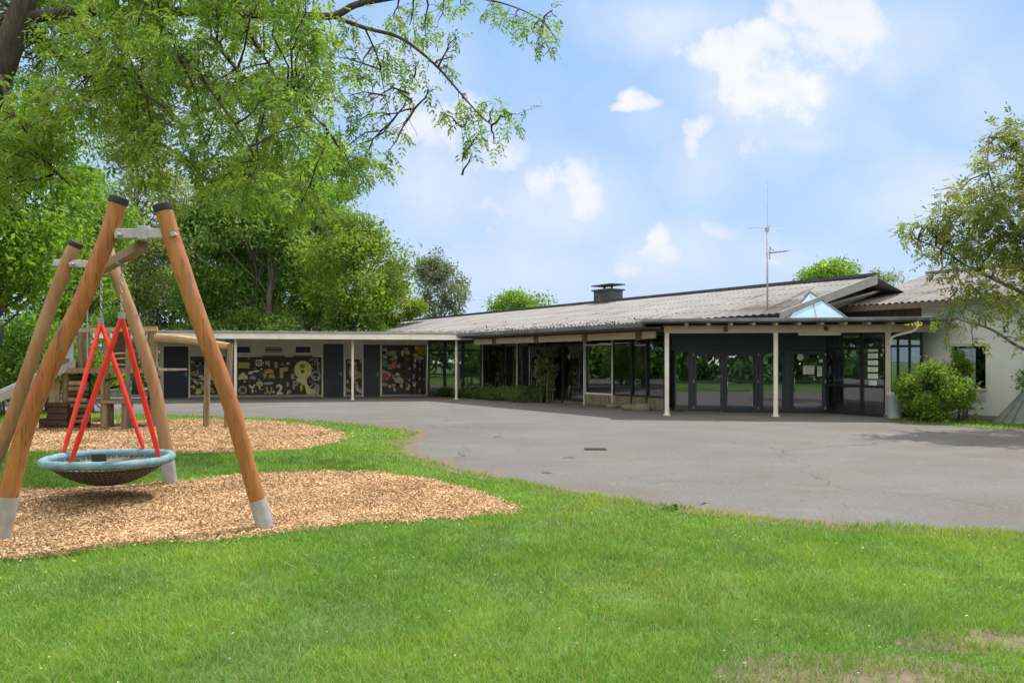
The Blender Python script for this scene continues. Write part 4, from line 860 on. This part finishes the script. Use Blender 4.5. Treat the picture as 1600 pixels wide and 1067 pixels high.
# interior of the entrance hall
mb=MB(); back.box(mb,xs[0]-1.5,xs[5]+3.2,0,2.7,-4.5,.1); mb.build('interior_wall',MT['room'],school)
mb=MB(); back.box(mb,xs[0]-.4,xs[5]+2.4,.006,.04,-.13,4.3); mb.build('interior_floor',MT['roomfloor'],school)
mb=MB(); back.box(mb,xs[3]+.1,xs[3]+.9,.42,.47,-.6,.5)
for x in (.15,.8): back.box(mb,xs[3]+x,xs[3]+x+.06,.04,.42,-.7,.3)
mb.build('bench',MT['stone'],school)
# light fittings on the beam
for px,rd in ((1133,False),(1290,True)):
    x=es(px); mb=MB()
    if rd: c=ent.p(x,2.6,.06); mb.tube([c,c-ent.q*.06],[.075,.06],16)
    else: ent.box(mb,x-.06,x+.06,2.52,2.67,.1,.05)
    mb.build('wall_light',MT['brown'],school)
mb=MB(); a,b=ent.p(es(1249),2.44,-.1),ent.p(es(1315),2.44,-.1); mb.tube([a,b],.03,10); mb.bar(a+V(0,0,.04),b+V(0,0,.04),.09,.05); mb.build('tube_light',MT['white_paint'],school)
# downpipe at the canopy end
g0=ent.p(es(1421),2.80,.62); mb=MB(); mb.tube([Vector(x) for x in smooth_path([g0,g0+V(0,0,-.16),g0+V(-.05,.15,-.3),g0+V(-.45,.5,-.45),g0+V(-.5,.55,-.7)],4)],.035,8); mb.build('downpipe',MT['white_paint'],school,smooth=True)
# pyramid skylight
sk=ent.p(es(1275)+.1,2.9,-1.15); hb=.88; ap=sk+V(.0,0,.9)
cs4=[sk+e*a*hb+ent.q*b*hb for a,b in ((-1,-1),(1,-1),(1,1),(-1,1))]
mb=MB()
for i in range(4): mb.poly([cs4[i],cs4[(i+1)%4],ap])
skl=mb.build('skylight',MT['skyglass'],cr)
mb=MB()
for i in range(4):
    mb.bar(cs4[i],ap,.05,.05); mb.bar(cs4[i],cs4[(i+1)%4],.07,.08); mb.bar((cs4[i]+cs4[(i+1)%4])/2,ap,.035,.035)
mb.build('glazing_bar',MT['gutter'],skl)
# notices on the door glass
def notice(label,x,z,w,h,lines,rd=False,fac=back,off=.052,name='paper_notice',seed=0):
    r_=random.Random(seed); c=fac.p(x,z,off); t=thing(name,c,label,'notice','notices stuck on the entrance glass'); mb=MB()
    if rd: mb.prism([c+fac.e*math.cos(k*.393)*w/2+V(0,0,math.sin(k*.393)*h/2) for k in range(16)],fac.q*.004)
    else: fac.box(mb,x-w/2,x+w/2,z-h/2,z+h/2,off,.004)
    mb.build('sheet',MT['paper'],t); mb=MB()
    for i in range(lines):
        zz=z+h/2-h*(i+.8)/(lines+.6); a=r_.uniform(.2,.42); b=r_.uniform(.1,.42); fac.box(mb,x-w*a,x+w*b,zz-h*.02,zz+h*.025,off+.002,.0015)
    mb.build('print',MT['ink'],t)
z_=lambda py:bz(1263,py)
notice('large white sheet with a scribbled drawing on the single entrance door',bs(1263),z_(578),.34,.27,4,seed=1)
notice('narrow printed sheet right of the large drawing on the entrance door',bs(1280),z_(580),.14,.32,7,seed=2)
notice('round white sticker high on the single entrance door',bs(1250),z_(558),.2,.2,2,True,seed=3)
notice('small pale card at the top right of the single entrance door',bs(1282),z_(564),.1,.1,2,seed=4)
for k in range(6):
    notice(['topmost','second','third','fourth','fifth','lowest'][k]+' of the six pale notices in a column by the bush pier',rl*.80,2.0-k*.2,.34 if k<5 else .26,.14,3,fac=ret,off=.012,seed=10+k)
# added glowing panel that imitates a bright reflection in the door glass
c=back.p(bs(1141),bz(1141,577),-.5); glint=thing('door_glint',c,'small added glowing panel imitating a reflection behind the double entrance door','glint'); mb=MB(); mb.cbox(c,.22,.1,.1); mb.build('glow_panel',emit('glint_glow',(1,.97,.9),9),glint); mb=MB(); mb.cbox(c+V(0,.06,.0),.28,.02,.16); mb.tube([c+V(0,.06,.05),c+V(0,.06,1.0)],.012,6); mb.build('bracket',MT['steel'],glint)

# ------------------------------------------------------------------ white annex on the right
E=V(10.5,25.0,3.4); du=-u; ann=thing('annex_building',(13.3,22,0),'white rendered annex with brown corrugated roof at the right','building')
mb=MB(); La=14.0; m=int(La/.2)*8; mb_lo=lambda f:E+du*La*f; mb_hi=lambda f:E+du*La*f+nn*5.95+V(0,0,1.46)
corrugate(mb,mb_lo,mb_hi,m,4,.024,8); ar=mb.build('roof',MT['roof2'],ann,smooth=R(50),fix=False)
mb=MB(); mb.poly([mb_hi(0),mb_hi(1),mb_hi(1)+nn*5.9-V(0,0,1.46),mb_hi(0)+nn*5.9-V(0,0,1.46)]); mb.build('rear_slope',MT['roof2'],ar)
mb=MB(); mb.bar(mb_hi(0)-du*.1+V(0,0,.03),mb_hi(1)+V(0,0,.03),.35,.1); mb.build('ridge_cap',MT['roof2'],ar)
mb=MB(); mb.bar(E-V(0,0,.1)+du*.02,E+du*La-V(0,0,.1),.05,.16); mb.build('fascia',MT['brown'],ar)
aw=Facade((E+nn*.45).xy,du)
def asx(px): return aw.s_of(px)
aB=asx(1440)
mb=MB(); aw.box(mb,0,aB,2.6,3.42,0,.2); mb.build('clerestory',MT['brown'],ann)
# wall with a window opening: four pieces butted round the hole
wa,wb=asx(1487),asx(1540); zt,zb0=aw.z_of(1512,541),aw.z_of(1512,606)
mb=MB(); aw.box(mb,aB,wa,0,3.42,0,.3); aw.box(mb,wb,La-.3,0,3.42,0,.3); aw.box(mb,wa,wb,0,zb0,0,.3); aw.box(mb,wa,wb,zt,3.42,0,.3)
mb.build('wall',MT['wall'],ann)
mb=MB(); aw.box(mb,aB-.001,La-.3,.006,.12,.02,.018); mb.build('plinth',MT['flash'],ann)
w=MB(); fr=.06
aw.box(w,wa,wb,zb0,zb0+fr,-.14,.08); aw.box(w,wa,wb,zt-fr,zt,-.14,.08); aw.box(w,wa,wa+fr,zb0+fr,zt-fr,-.14,.08); aw.box(w,wb-fr,wb,zb0+fr,zt-fr,-.14,.08)
wf=w.build('window',MT['black_metal'],ann); g=MB(); aw.box(g,wa+fr,wb-fr,zb0+fr,zt-fr,-.18,.008); g.build('pane',glass('dark_pane',.02,(.4,.43,.44)),wf)
sl=MB(); aw.box(sl,wa-.06,wb+.06,zb0-.06,zb0,.07,.2); sl.build('sill',MT['white_paint'],wf)
lt=MB(); aw.box(lt,wa-.1,wb+.12,zt,zt+.09,.05,.05); lt.build('shutter_box',MT['white_paint'],wf)
mb=MB(); a=asx(1512); b=asx(1541); aw.box(mb,a,b,.54,.68,.03,.03)
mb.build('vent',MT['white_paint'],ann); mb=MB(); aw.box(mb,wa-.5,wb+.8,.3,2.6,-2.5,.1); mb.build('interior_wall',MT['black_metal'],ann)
gp_=mb_lo(0); mb=MB(); mb.poly([E+nn*.45-V(0,0,.1),E+nn*5.95+V(0,0,1.3),V(*(E+nn*11).xy,3.3),V(*(E+nn*11).xy,2.4),V(*(E+nn*.45).xy,2.4)]); mb.build('gable_wall',MT['flash'],ann)
# connecting roof between the two ridges
mb=MB(); mb.prism([at(1222,494,23.45),at(1306,481.5,24.75),at(1402,448,27.6),at(1366,455,24.6)],V(0,0,-.06)); mb.build('link_roof',mat('pale_roof_sheet',(.40,.40,.40),(.34,.34,.34),rough=.8,scale=2),ann)

# ------------------------------------------------------------------ antenna
an=at(1199,484,23.4); an.z=2.95; ant=thing('antenna_mast',an,'thin grey antenna mast with crossed aerials on the roof','antenna')
H0=zof(357,23.4); mb=MB(); mb.tube([an,V(an.x,an.y,H0)],.028,8); mb.build('mast',MT['steel'],ant,smooth=True)
mb=MB(); mb.tube([V(an.x,an.y,H0),V(an.x,an.y,zof(282,23.4))],[.008,.004],5); mb.build('whip',MT['steel'],ant)
mb=MB()
for dx,dy in ((.55,.1),(-.6,-.05),(.1,.5),(-.15,-.5)): mb.tube([V(an.x,an.y,H0-.03),V(an.x+dx*.6,an.y+dy,H0+.01),V(an.x+dx,an.y+dy,H0-.02)],.007,5)
mb.cbox(V(an.x,an.y,H0-.03),.09,.09,.12); mb.build('dipole',MT['steel'],ant)
zy=zof(396,23.4); y0=V(an.x-.03,an.y,zy); y1=V(an.x+.66,an.y+.1,zy+.09); mb=MB(); mb.tube([y0,y1],.018,6)
for k in range(5):
    p=y0.lerp(y1,.15+k*.2); mb.tube([p+V(.03,-.22,0),p+V(-.03,.22,0)],.006,5)
mb.tube([y0+V(.1,0,-.18),y0+V(.12,0,.2)],.012,5); mb.tube([y0+V(.1,0,.18),y0+V(.25,0,.05)],.008,5); mb.build('yagi',MT['gutter'],ant)

# ------------------------------------------------------------------ planting by the building
shrub('round_bush','big rounded leafy bush against the white annex wall',gnd(1458,659),1.06,.92,1.74,17000,[(.22,.37,.055),(.16,.29,.05),(.30,.44,.07),(.10,.20,.05)],.085,41,ncl=44,zb=.0,cl_r=.27)
shrub('round_bush','small upright bush tip standing at the window behind the big bush',V(12.35,21.3,0),.42,.4,2.0,2600,[(.17,.30,.05),(.24,.37,.06)],.085,42,ncl=14,zb=.3)
shrub('column_shrub','upright pale green shrub growing against the middle glazing',mid.p(s(868),0,.45),.46,.42,2.35,5200,[(.19,.26,.10),(.15,.21,.08),(.25,.31,.13)],.09,43,cat='shrub',ncl=24,zb=.15)
hb_=[(726,.8),(746,.7),(766,.7),(786,.75),(804,.7),(824,.75),(846,.8)]
for k,(px,rr) in enumerate(hb_):
    shrub('low_shrub',['leftmost low shrub beside the third canopy post','low shrub second from the third canopy post','third low shrub from the canopy post under the glazing','middle one of the low shrubs under the glazing','low shrub by the doubled mullion of the middle glazing','low shrub two places left of the upright shrub','low shrub touching the foot of the upright shrub'][k],mid.p(s(px),0,.75),rr,.55,.30+.035*k+.06*(k%2),3200,[(.13,.21,.07),(.10,.17,.06),(.18,.25,.09)],.075,50+k,cat='shrub',group='low shrubs under the middle glazing',ncl=14,zb=.04)
# stones lying at the plinth
for k,(px,o,sz) in enumerate(((1000,.5,.22),(1022,.6,.26),(968,.35,.18))):
    c=mid.p(s(px),sz*.35,o); bm=bmesh.new(); bmesh.ops.create_icosphere(bm,subdivisions=2,radius=sz)
    for v_ in bm.verts: v_.co=Vector((v_.co.x*1.35,v_.co.y,v_.co.z*.6))*(1+.25*mnoise.noise(v_.co*4+V(k*5,0,0)))
    me=bpy.data.meshes.new('stone'); bm.to_mesh(me); bm.free(); me.materials.append(MT['stone']); me.shade_smooth()
    tag(link('stone',me,None,c),['rough sandstone lump in the middle of the plinth','largest rough stone beside the entrance post','smallest rough stone at the white mullion foot'][k],'stone','stones along the plinth')
# grey bin behind the bush
c=gnd(1402,655)+V(.05,.25,0); b_=thing('waste_bin',c,'pale grey cylindrical bin between the corner pier and the bush','bin'); mb=MB()
mb.tube([c+V(0,0,.02),c+V(0,0,.62),c+V(0,0,.64),c+V(0,0,.70)],[.19,.21,.225,.225],18); mb.build('body',MT['grey_plastic'],b_,smooth=R(40)); mb=MB(); mb.tube([c+V(0,0,.70),c+V(0,0,.78)],[.23,.16],18); mb.build('lid',MT['grey_plastic'],b_,smooth=R(40))
# slatted planter pyramid at the right edge
pc_=gnd(1612,660)+V(-.1,-.1,0); pl=thing('plant_frame',pc_,'grey green slatted pyramid frame leaning at the white wall','plant frame'); apx=pc_+V(.05,.1,1.02)
for k in range(9):
    a=math.pi*(1.02+k*.12)+math.pi*.0; f=pc_+V(math.cos(a)*.92,math.sin(a)*.55,0); mb=MB(); d=(apx-f); sd=V(-math.sin(a),math.cos(a),0)*.17; nrm=V(math.cos(a),math.sin(a),.3)*.015
    mb.prism([f-sd,f+sd,apx+sd*.22,apx-sd*.22],nrm); mb.build('board',MT['planter'],pl)
rng=np.random.default_rng(61); n=260; p=np.array(list(apx))+rng.normal(0,1,(n,3))*[.16,.14,.16]+[0,0,.12]; q=leaf_quads(p,rng.normal(0,1,(n,3))+[0,0,.6],rng.normal(0,1,(n,3)),rng.uniform(.08,.2,n),rng.uniform(.03,.07,n),.08)
kp=thing('pot_plant',apx+V(0,0,-.1),'leafy plant sprouting from the top of the slatted pyramid','plant'); np_mesh('leaves',q,4,pal(rng,n,GREEN),MT['leaf'],kp); mb=MB(); mb.tube([apx-V(0,0,.1),apx+V(0,0,.3)],.012,5); mb.build('stem',MT['bark_grey'],kp)

# ------------------------------------------------------------------ nest swing
sw=thing('swing_frame',(-4.7,8.7,0),'log A-frame for the basket swing with orange-brown curved posts','swing frame')
def post(px_pts, r0, r1, m, foot_f):
    """px_pts: (px,py,d) from the foot up"""
    raw=[at(x,y,d) for x,y,d in px_pts]; raw[0].z=0
    P=[Vector(x) for x in smooth_path(raw,7)]; n=len(P); k=max(2,int(n*foot_f))
    rad=[r0+(r1-r0)*i/(n-1)+.005*mnoise.noise((i*.22,px_pts[0][0]*.1,0)) for i in range(n)]
    mb=MB(); mb.tube(P[k:],rad[k:],20); o=mb.build('post',MT[m],sw,smooth=R(45))
    mb=MB(); mb.tube([P[0]-V(0,0,.05)]+P[:k+1],[rad[0]*1.0]+[r_*1.0+.006 for r_ in rad[:k+1]],20); mb.build('foot_sleeve',MT['steel'],o,smooth=R(45))
    t=(P[-1]-P[-2]).normalized(); mb=MB(); mb.tube([P[-1]-t*.035,P[-1]-t*.02,P[-1]+t*.03,P[-1]+t*.04],[rad[-1]+.004,rad[-1]+.010,rad[-1]+.010,rad[-1]-.01],20); mb.build('cap',MT['rubber'],o,smooth=R(45))
    return P
PA=post([(-2,845,7.05),(34,690,7.12),(75,580,7.19),(125,477,7.26),(167,373,7.33),(185,314,7.36)],.081,.079,'log',.085)
PB=post([(416,828,7.5),(391,742,7.48),(357,622,7.44),(314,507,7.39),(276,395,7.33),(255,325,7.3)],.076,.082,'log',.125)
PC=post([(266,757,10.28),(258,690,10.25),(240,600,10.2),(212,510,10.15),(182,430,10.1),(166,384,10.1)],.082,.075,'old_log',.12)
PD=post([(-24,757,10.28),(5,690,10.25),(40,590,10.2),(75,490,10.15),(103,415,10.1),(118,382,10.1)],.085,.082,'old_log',.12)
# steel cross bars and beam
for p_ in (at(183,366,7.24),at(271,366,7.24),at(111,412,10.0),at(170,412,10.0)):
    mb=MB(); mb.tube([p_+V(0,-.02,0),p_+V(0,.05,0)],.022,8); mb.build('bolt',MT['steel'],sw)
nb_=at(225,365,7.35); fb=at(150,413,10.1)
mb=MB(); mb.bar(at(182,366,7.34),at(270,365,7.34),.09,.095); mb.build('cross_bar',MT['steel'],sw,bevel=.008)
mb=MB(); mb.bar(at(86,411,10.1),at(176,415,10.1),.09,.095); mb.build('cross_bar',MT['steel'],sw,bevel=.008)
mb=MB(); mb.cbox(nb_+V(0,0,0),.10,.14,.13,.2); mb.build('bracket',MT['steel'],sw,bevel=.008)
bd=(fb-nb_); mb=MB(); mb.bar(nb_+bd*.02-V(0,0,.11),fb+bd*.02-V(0,0,.11),.10,.10); mb.build('beam',MT['grey_wood'],sw,bevel=.01)
mb=MB(); mb.cbox(fb-V(0,0,.02),.12,.14,.14,.2); mb.build('bracket',MT['steel'],sw,bevel=.008)
# basket
bc=at(170,717,9.05); RR=.675; nest=thing('basket_swing',(bc.x,bc.y,bc.z),'round blue-rimmed basket swing hanging on red tubes','swing')
rim=[bc+V(math.cos(a)*RR,math.sin(a)*RR,.006*math.sin(a*3)) for a in [2*math.pi*i/56 for i in range(57)]]
mb=MB(); mb.tube(rim,[.05+.003*math.sin(i*2.2) for i in range(57)],12,cap=False); mb.build('rim',MT['rim'],nest,smooth=True)
mb=MB()
def npnt(a,f): 
    sagz=-.30*(1-f*f); return bc+V(math.cos(a)*RR*f,math.sin(a)*RR*f,sagz)
for k in range(56):
    a=2*math.pi*k/56; mb.tube([npnt(a,1-.94*i/7) for i in range(8)],.010,5)
for f in (.14,.26,.38,.5,.58,.66,.74,.81,.88,.94):
    mb.tube([npnt(2*math.pi*i/40,f) for i in range(41)],.010,5,cap=False)
mb.build('net',MT['net'],nest,smooth=True)
mb=MB(); n=40   # rubber mat woven in the centre
for i in range(n):
    a,b=2*math.pi*i/n,2*math.pi*(i+1)/n
    for f0,f1 in ((.0,.35),(.35,.62),(.62,.86)):
        q=[npnt(a,f0)+V(0,0,.012),npnt(b,f0)+V(0,0,.012),npnt(b,f1)+V(0,0,.012),npnt(a,f1)+V(0,0,.012)]; mb.poly(q if f0 else [q[0],q[2],q[3]])
mb.build('mat',MT['net'],nest,fix=False)
mb=MB(); cc=npnt(2.2,.62)+V(-.05,.0,.05); mb.cbox(cc+V(0,0,.1),.16,.05,.11,.3); mb.build('cushion',MT['rubber'],nest,bevel=.01)
def beam_pt(px):
    k=(px-800)/F_PX; t=(nb_.x-k*nb_.y)/(k*bd.y-bd.x); return nb_+bd*t-V(0,0,.16)
def rim_pt(px,front):
    best=None
    for i in range(360):
        a=R(i); p=bc+V(math.cos(a)*RR,math.sin(a)*RR,0)
        if (math.sin(a)<0)!=front: continue
        x=800+p.x/p.y*F_PX
        if best is None or abs(x-px)<best[0]: best=(abs(x-px),p)
    return best[1]
for (bpx,apx_y,l,r,front) in ((190,496,110,249,True),(159,504,99,225,False)):
    bp=beam_pt(bpx); d=bp.y; ap_=V(bp.x,bp.y,zof(apx_y,d))
    if not front: ap_.x=(157.5-800)/F_PX*d
    mb=MB(); N=int((bp-ap_).length/.045)
    for i in range(N):
        p=bp.lerp(ap_,(i+.5)/N); k=[]
        for j in range(9):
            a=2*math.pi*j/8; k.append(p+(V(math.cos(a)*.013,0,math.sin(a)*.03) if i%2 else V(0,math.cos(a)*.013,math.sin(a)*.03)))
        mb.tube(k,.0055,5,cap=False)
    mb.cbox(ap_+V(0,0,.02),.06,.05,.07); mb.cbox(bp+V(0,0,.02),.08,.08,.08); mb.build('chain',MT['chain'],nest)
    for x in (l,r):
        q=rim_pt(x,front)+V(0,0,.03); mb=MB(); t0=ap_+V(0,0,-.0); mb.tube([t0,t0.lerp(q,.15),t0.lerp(q,.5),t0.lerp(q,.9),q],[.023,.028,.029,.027,.02],12); mb.build('red_tube',MT['red'],nest,smooth=R(50))

# ------------------------------------------------------------------ climbing tower
DT=19.0; tw=thing('climbing_tower',tr_at(160,DT),'weathered timber climbing tower with platform and ladder','climbing frame')
def tp(px,py,dd=0): return at(px,py,DT+dd)
def logp(px0,py0,px1,py1,r,dd=0,mt='grey_wood',nm='post',ground=False):
    a,b=tp(px0,py0,dd),tp(px1,py1,dd)
    if ground: a.z=-.03
    mb=MB(); md=a.lerp(b,.5)+V(rs.uniform(-.02,.02),rs.uniform(-.02,.02),0); mb.tube([a,a.lerp(md,.5),md,md.lerp(b,.5),b],[r*1.04,r,r*.97,r*.98,r*.94],10); return mb.build(nm,MT[mt],tw,smooth=R(45))
for px,py,dd,r in ((126,514,0,.075),(168,520,-.4,.06),(200,516,-.4,.065),(240,514,0,.085),(133,512,1.3,.07),(236,512,1.3,.08),(103,560,-.3,.085),(160,575,-.6,.05)):
    logp(px,668,px+rs.uniform(-1,1),py,r,dd,ground=True)
def plank(px0,py0,px1,py1,w,h,dd0=0,dd1=0,mt='grey_wood',nm='rail'):
    mb=MB(); mb.bar(tp(px0,py0,dd0),tp(px1,py1,dd1),w,h); return mb.build(nm,MT[mt],tw)
# platform and rails
z=zof(577,DT); a=tp(98,577,-.35); b=tp(244,577,-.35); mb=MB(); n=9
for k in range(n): o=a+V(0,k*.2,0); mb.box(V(o.x,o.y,z-.04),V(b.x-a.x,0,0),V(0,.185,0),V(0,0,.05))
mb.build('platform',MT['grey_wood'],tw)
plank(96,579,246,579,.06,.12,-.4,-.4,'grey_wood'); plank(120,516,246,514,.06,.10,-.05,-.05,'pale_log'); plank(120,514,246,512,.06,.09,1.35,1.35,'grey_wood')
plank(122,545,170,546,.05,.08,.02,.02); plank(205,548,244,546,.05,.08,0,0)
for px in (129,134,139,227,233): # upright boards of the railing
    mb=MB(); mb.bar(tp(px,577,0.02),tp(px,519,0.02),.055,.02,V(0,1,0)); mb.build('slat',MT['grey_wood'],tw)
mb=MB(); c=tp(187,550,.9); mb.box(c+V(-.19,0,-.42),V(.38,0,0),V(0,.03,0),V(0,0,.95)); mb.build('panel',MT['dark_wood'],tw)
mb=MB(); c=tp(106,555,-.1); mb.box(c+V(-.2,0,-.34),V(.34,0,0),V(0,.02,0),V(0,0,.68)); mb.tube([c+V(.12,-.02,.34),c+V(.12,-.02,.42),c+V(.2,-.02,.45)],.03,8); mb.build('panel',MT['grey_plastic'],tw)
for px in (80,85,91): mb=MB(); mb.bar(tp(px,632,-.2),tp(px,592,-.2),.08,.03,V(0,1,0)); mb.build('slat',MT['pale_log'],tw)
# dark block of steps at the left
mb=MB(); o=tp(75,630,-.5); o.z=0; mb.box(o,V(.46,0,0),V(0,.8,0),V(0,0,.62))
for k in range(4): mb.box(o+V(-.02,-.03,.1+k*.15),V(.5,0,0),V(0,.03,0),V(0,0,.11))
mb.box(o+V(-.28,.1,0),V(.28,0,0),V(0,.6,0),V(0,0,.26)); mb.build('step_block',MT['dark_wood'],tw)
# horizontal climbing logs
for k in range(10):
    y=590+k*8.6; logp(108+rs.uniform(-2,1),y,139+rs.uniform(-3,4),y+rs.uniform(-2.5,2.5),.05+rs.uniform(0,.018),-.3+rs.uniform(-.1,.1),'grey_wood' if k%3 else 'dark_wood','climbing_log')
mb=MB(); mb.box(tp(106,590,.2),V(.55,0,0),V(0,.05,0),V(0,0,-1.2)); mb.build('panel',MT['dark_wood'],tw)
for k in range(4): y=553+k*8; logp(172,y,196,y-rs.uniform(-1,2),.018,-.4,'pale_log','rung')
logp(152,596,182,590,.03,-.5,'dark_wood','climbing_log'); logp(165,608,203,600,.03,.5,'dark_wood','climbing_log')
# lower bench
mb=MB(); a,b=tp(158,627,-.75),tp(197,627,-.75); mb.box(V(a.x,a.y,a.z-.05),V(b.x-a.x,0,0),V(0,.4,0),V(0,0,.07))
for px in (163,193): p=tp(px,627,-.7); mb.box(V(p.x-.05,p.y,-.02),V(.1,0,0),V(0,.1,0),V(0,0,p.z-.03)); mb.box(V(p.x-.05,p.y+.25,-.02),V(.1,0,0),V(0,.1,0),V(0,0,p.z-.03))
mb.build('bench',MT['grey_wood'],tw)
logp(137,674,195,670,.07,-.6,'pale_log','sill_log'); logp(145,656,168,655,.05,-.4,'grey_wood','climbing_log'); logp(204,666,236,668,.06,.2,'dark_wood','sill_log')
for k in range(8): y=552+k*14; logp(232,y,249,y-4-rs.uniform(-3,3),.04,.3+.2*(k%2),'dark_wood' if k%2 else 'grey_wood','climbing_log')
# log beam with two posts
a,b=tp(243,527,0),tp(359,541,0); mb=MB(); md=a.lerp(b,.5)+V(0,0,.03); mb.tube([a,a.lerp(md,.5)+V(0,0,.015),md,md.lerp(b,.5),b],[.105,.10,.095,.088,.08],12); mb.build('beam',MT['pale_log'],tw,smooth=R(45))
logp(322,667,325,533,.075,.05,ground=True); logp(354,669,360,537,.07,-.05,ground=True)
# slide
mb=MB(); a=tp(112,572,-.1); b=at(-20,632,17.6); 
d=(b-a); sd=V(d.y,-d.x,0).normalized()*.26
prof=[(-1,.16),(-1.08,.17),(-1.08,-.03),(-.8,-.05),(.8,-.05),(1.08,-.03),(1.08,.17),(1,.16),(.92,.01),(-.92,.01)]
A=[a+sd*x+V(0,0,y) for x,y in prof]; mb.prism(A,d); mb.build('slide',MT['steel'],tw)
# climbing rope
ropet=thing('climbing_rope',tp(200,572,-.6),'thin rope hanging from the climbing tower platform','rope'); mb=MB(); mb.tube([tp(201,572,-.6),tp(200,610,-.62),tp(199.5,650,-.6),tp(200,676,-.6)],.014,6); mb.tube([tp(200,652,-.6),tp(200,655,-.6)],.03,8); mb.build('strand',MT['net'],ropet)
ropew=thing('pole',tp(136,500,0),'grey pole standing above the tower railing by the left red tubes','pole'); mb=MB(); mb.tube([tp(136.5,560,-.12),tp(136.5,482,-.12)],.016,6); mb.build('shaft',MT['steel'],ropew)

# ------------------------------------------------------------------ things lying on the asphalt
c=gnd(930,702.5)+V(0,0,.006); dr=thing('drain_grate',c,'black slotted drain grate set in the asphalt','drain'); mb=MB(); mb.cbox(c+V(0,0,.006),.40,.24,.012); mb.build('frame',MT['rubber'],dr); mb=MB()
for k in range(8): mb.cbox(c+V(-.165+k*.047,0,.016),.018,.2,.008)
mb.build('bars',MT['black_metal'],dr)
def twig(px,py,l,a,label):
    c=gnd(px,py)+V(0,0,.010); mb=MB(); d=V(math.cos(a),math.sin(a),0)*l; mb.tube([c-d/2,c-d*.1+V(0,.02,.004),c+d*.2+V(0,-.01,.003),c+d/2],[.005,.0045,.004,.002],6); mb.tube([c,c+V(d.x*.2,.07,.02)],[.005,.002],5); tag(mb.build('twig',MT['bark'],None,smooth=True,loc=c),label,'twig','twigs on the asphalt')
twig(890,716,.22,.1,'thin brown twig left of the black drain grate'); twig(778,683,.16,.5,'short twig near the tip of the lawn'); twig(855,740,.16,-.4,'pale short twig close to the lawn edge'); twig(1100,788,.15,.9,'small twig nearest the lawn edge at right')
rng=np.random.default_rng(90); n=900; x=rng.uniform(-3,13,n); y=rng.uniform(8,22,n); k=in_poly(x,y,asphalt)&(y<20+.0*x); 
ed=np.array(lawn_edge); dmin=np.min(np.hypot(x[:,None]-ed[None,:,0],y[:,None]-ed[None,:,1]),1); k&=(rng.random(n)<np.exp(-dmin/2.2)*.9+.15); x,y=x[k],y[k]; n=len(x)
q=leaf_quads(np.stack([x,y,np.full(n,.007)+rng.uniform(0,.006,n)],1),rng.normal(0,1,(n,3))*[1,1,.08],rng.normal(0,.12,(n,3))+[0,0,1],rng.uniform(.015,.05,n),rng.uniform(.012,.026,n),.08)
q[...,2]=np.maximum(q[...,2],.0055)
tag(np_mesh('debris',q,4,pal(rng,n,[(.22,.14,.07),(.30,.22,.12),(.12,.08,.05),(.38,.33,.25)]),MT['chip']),'dry leaf scraps and chips strewn over the asphalt','debris',kind='stuff')
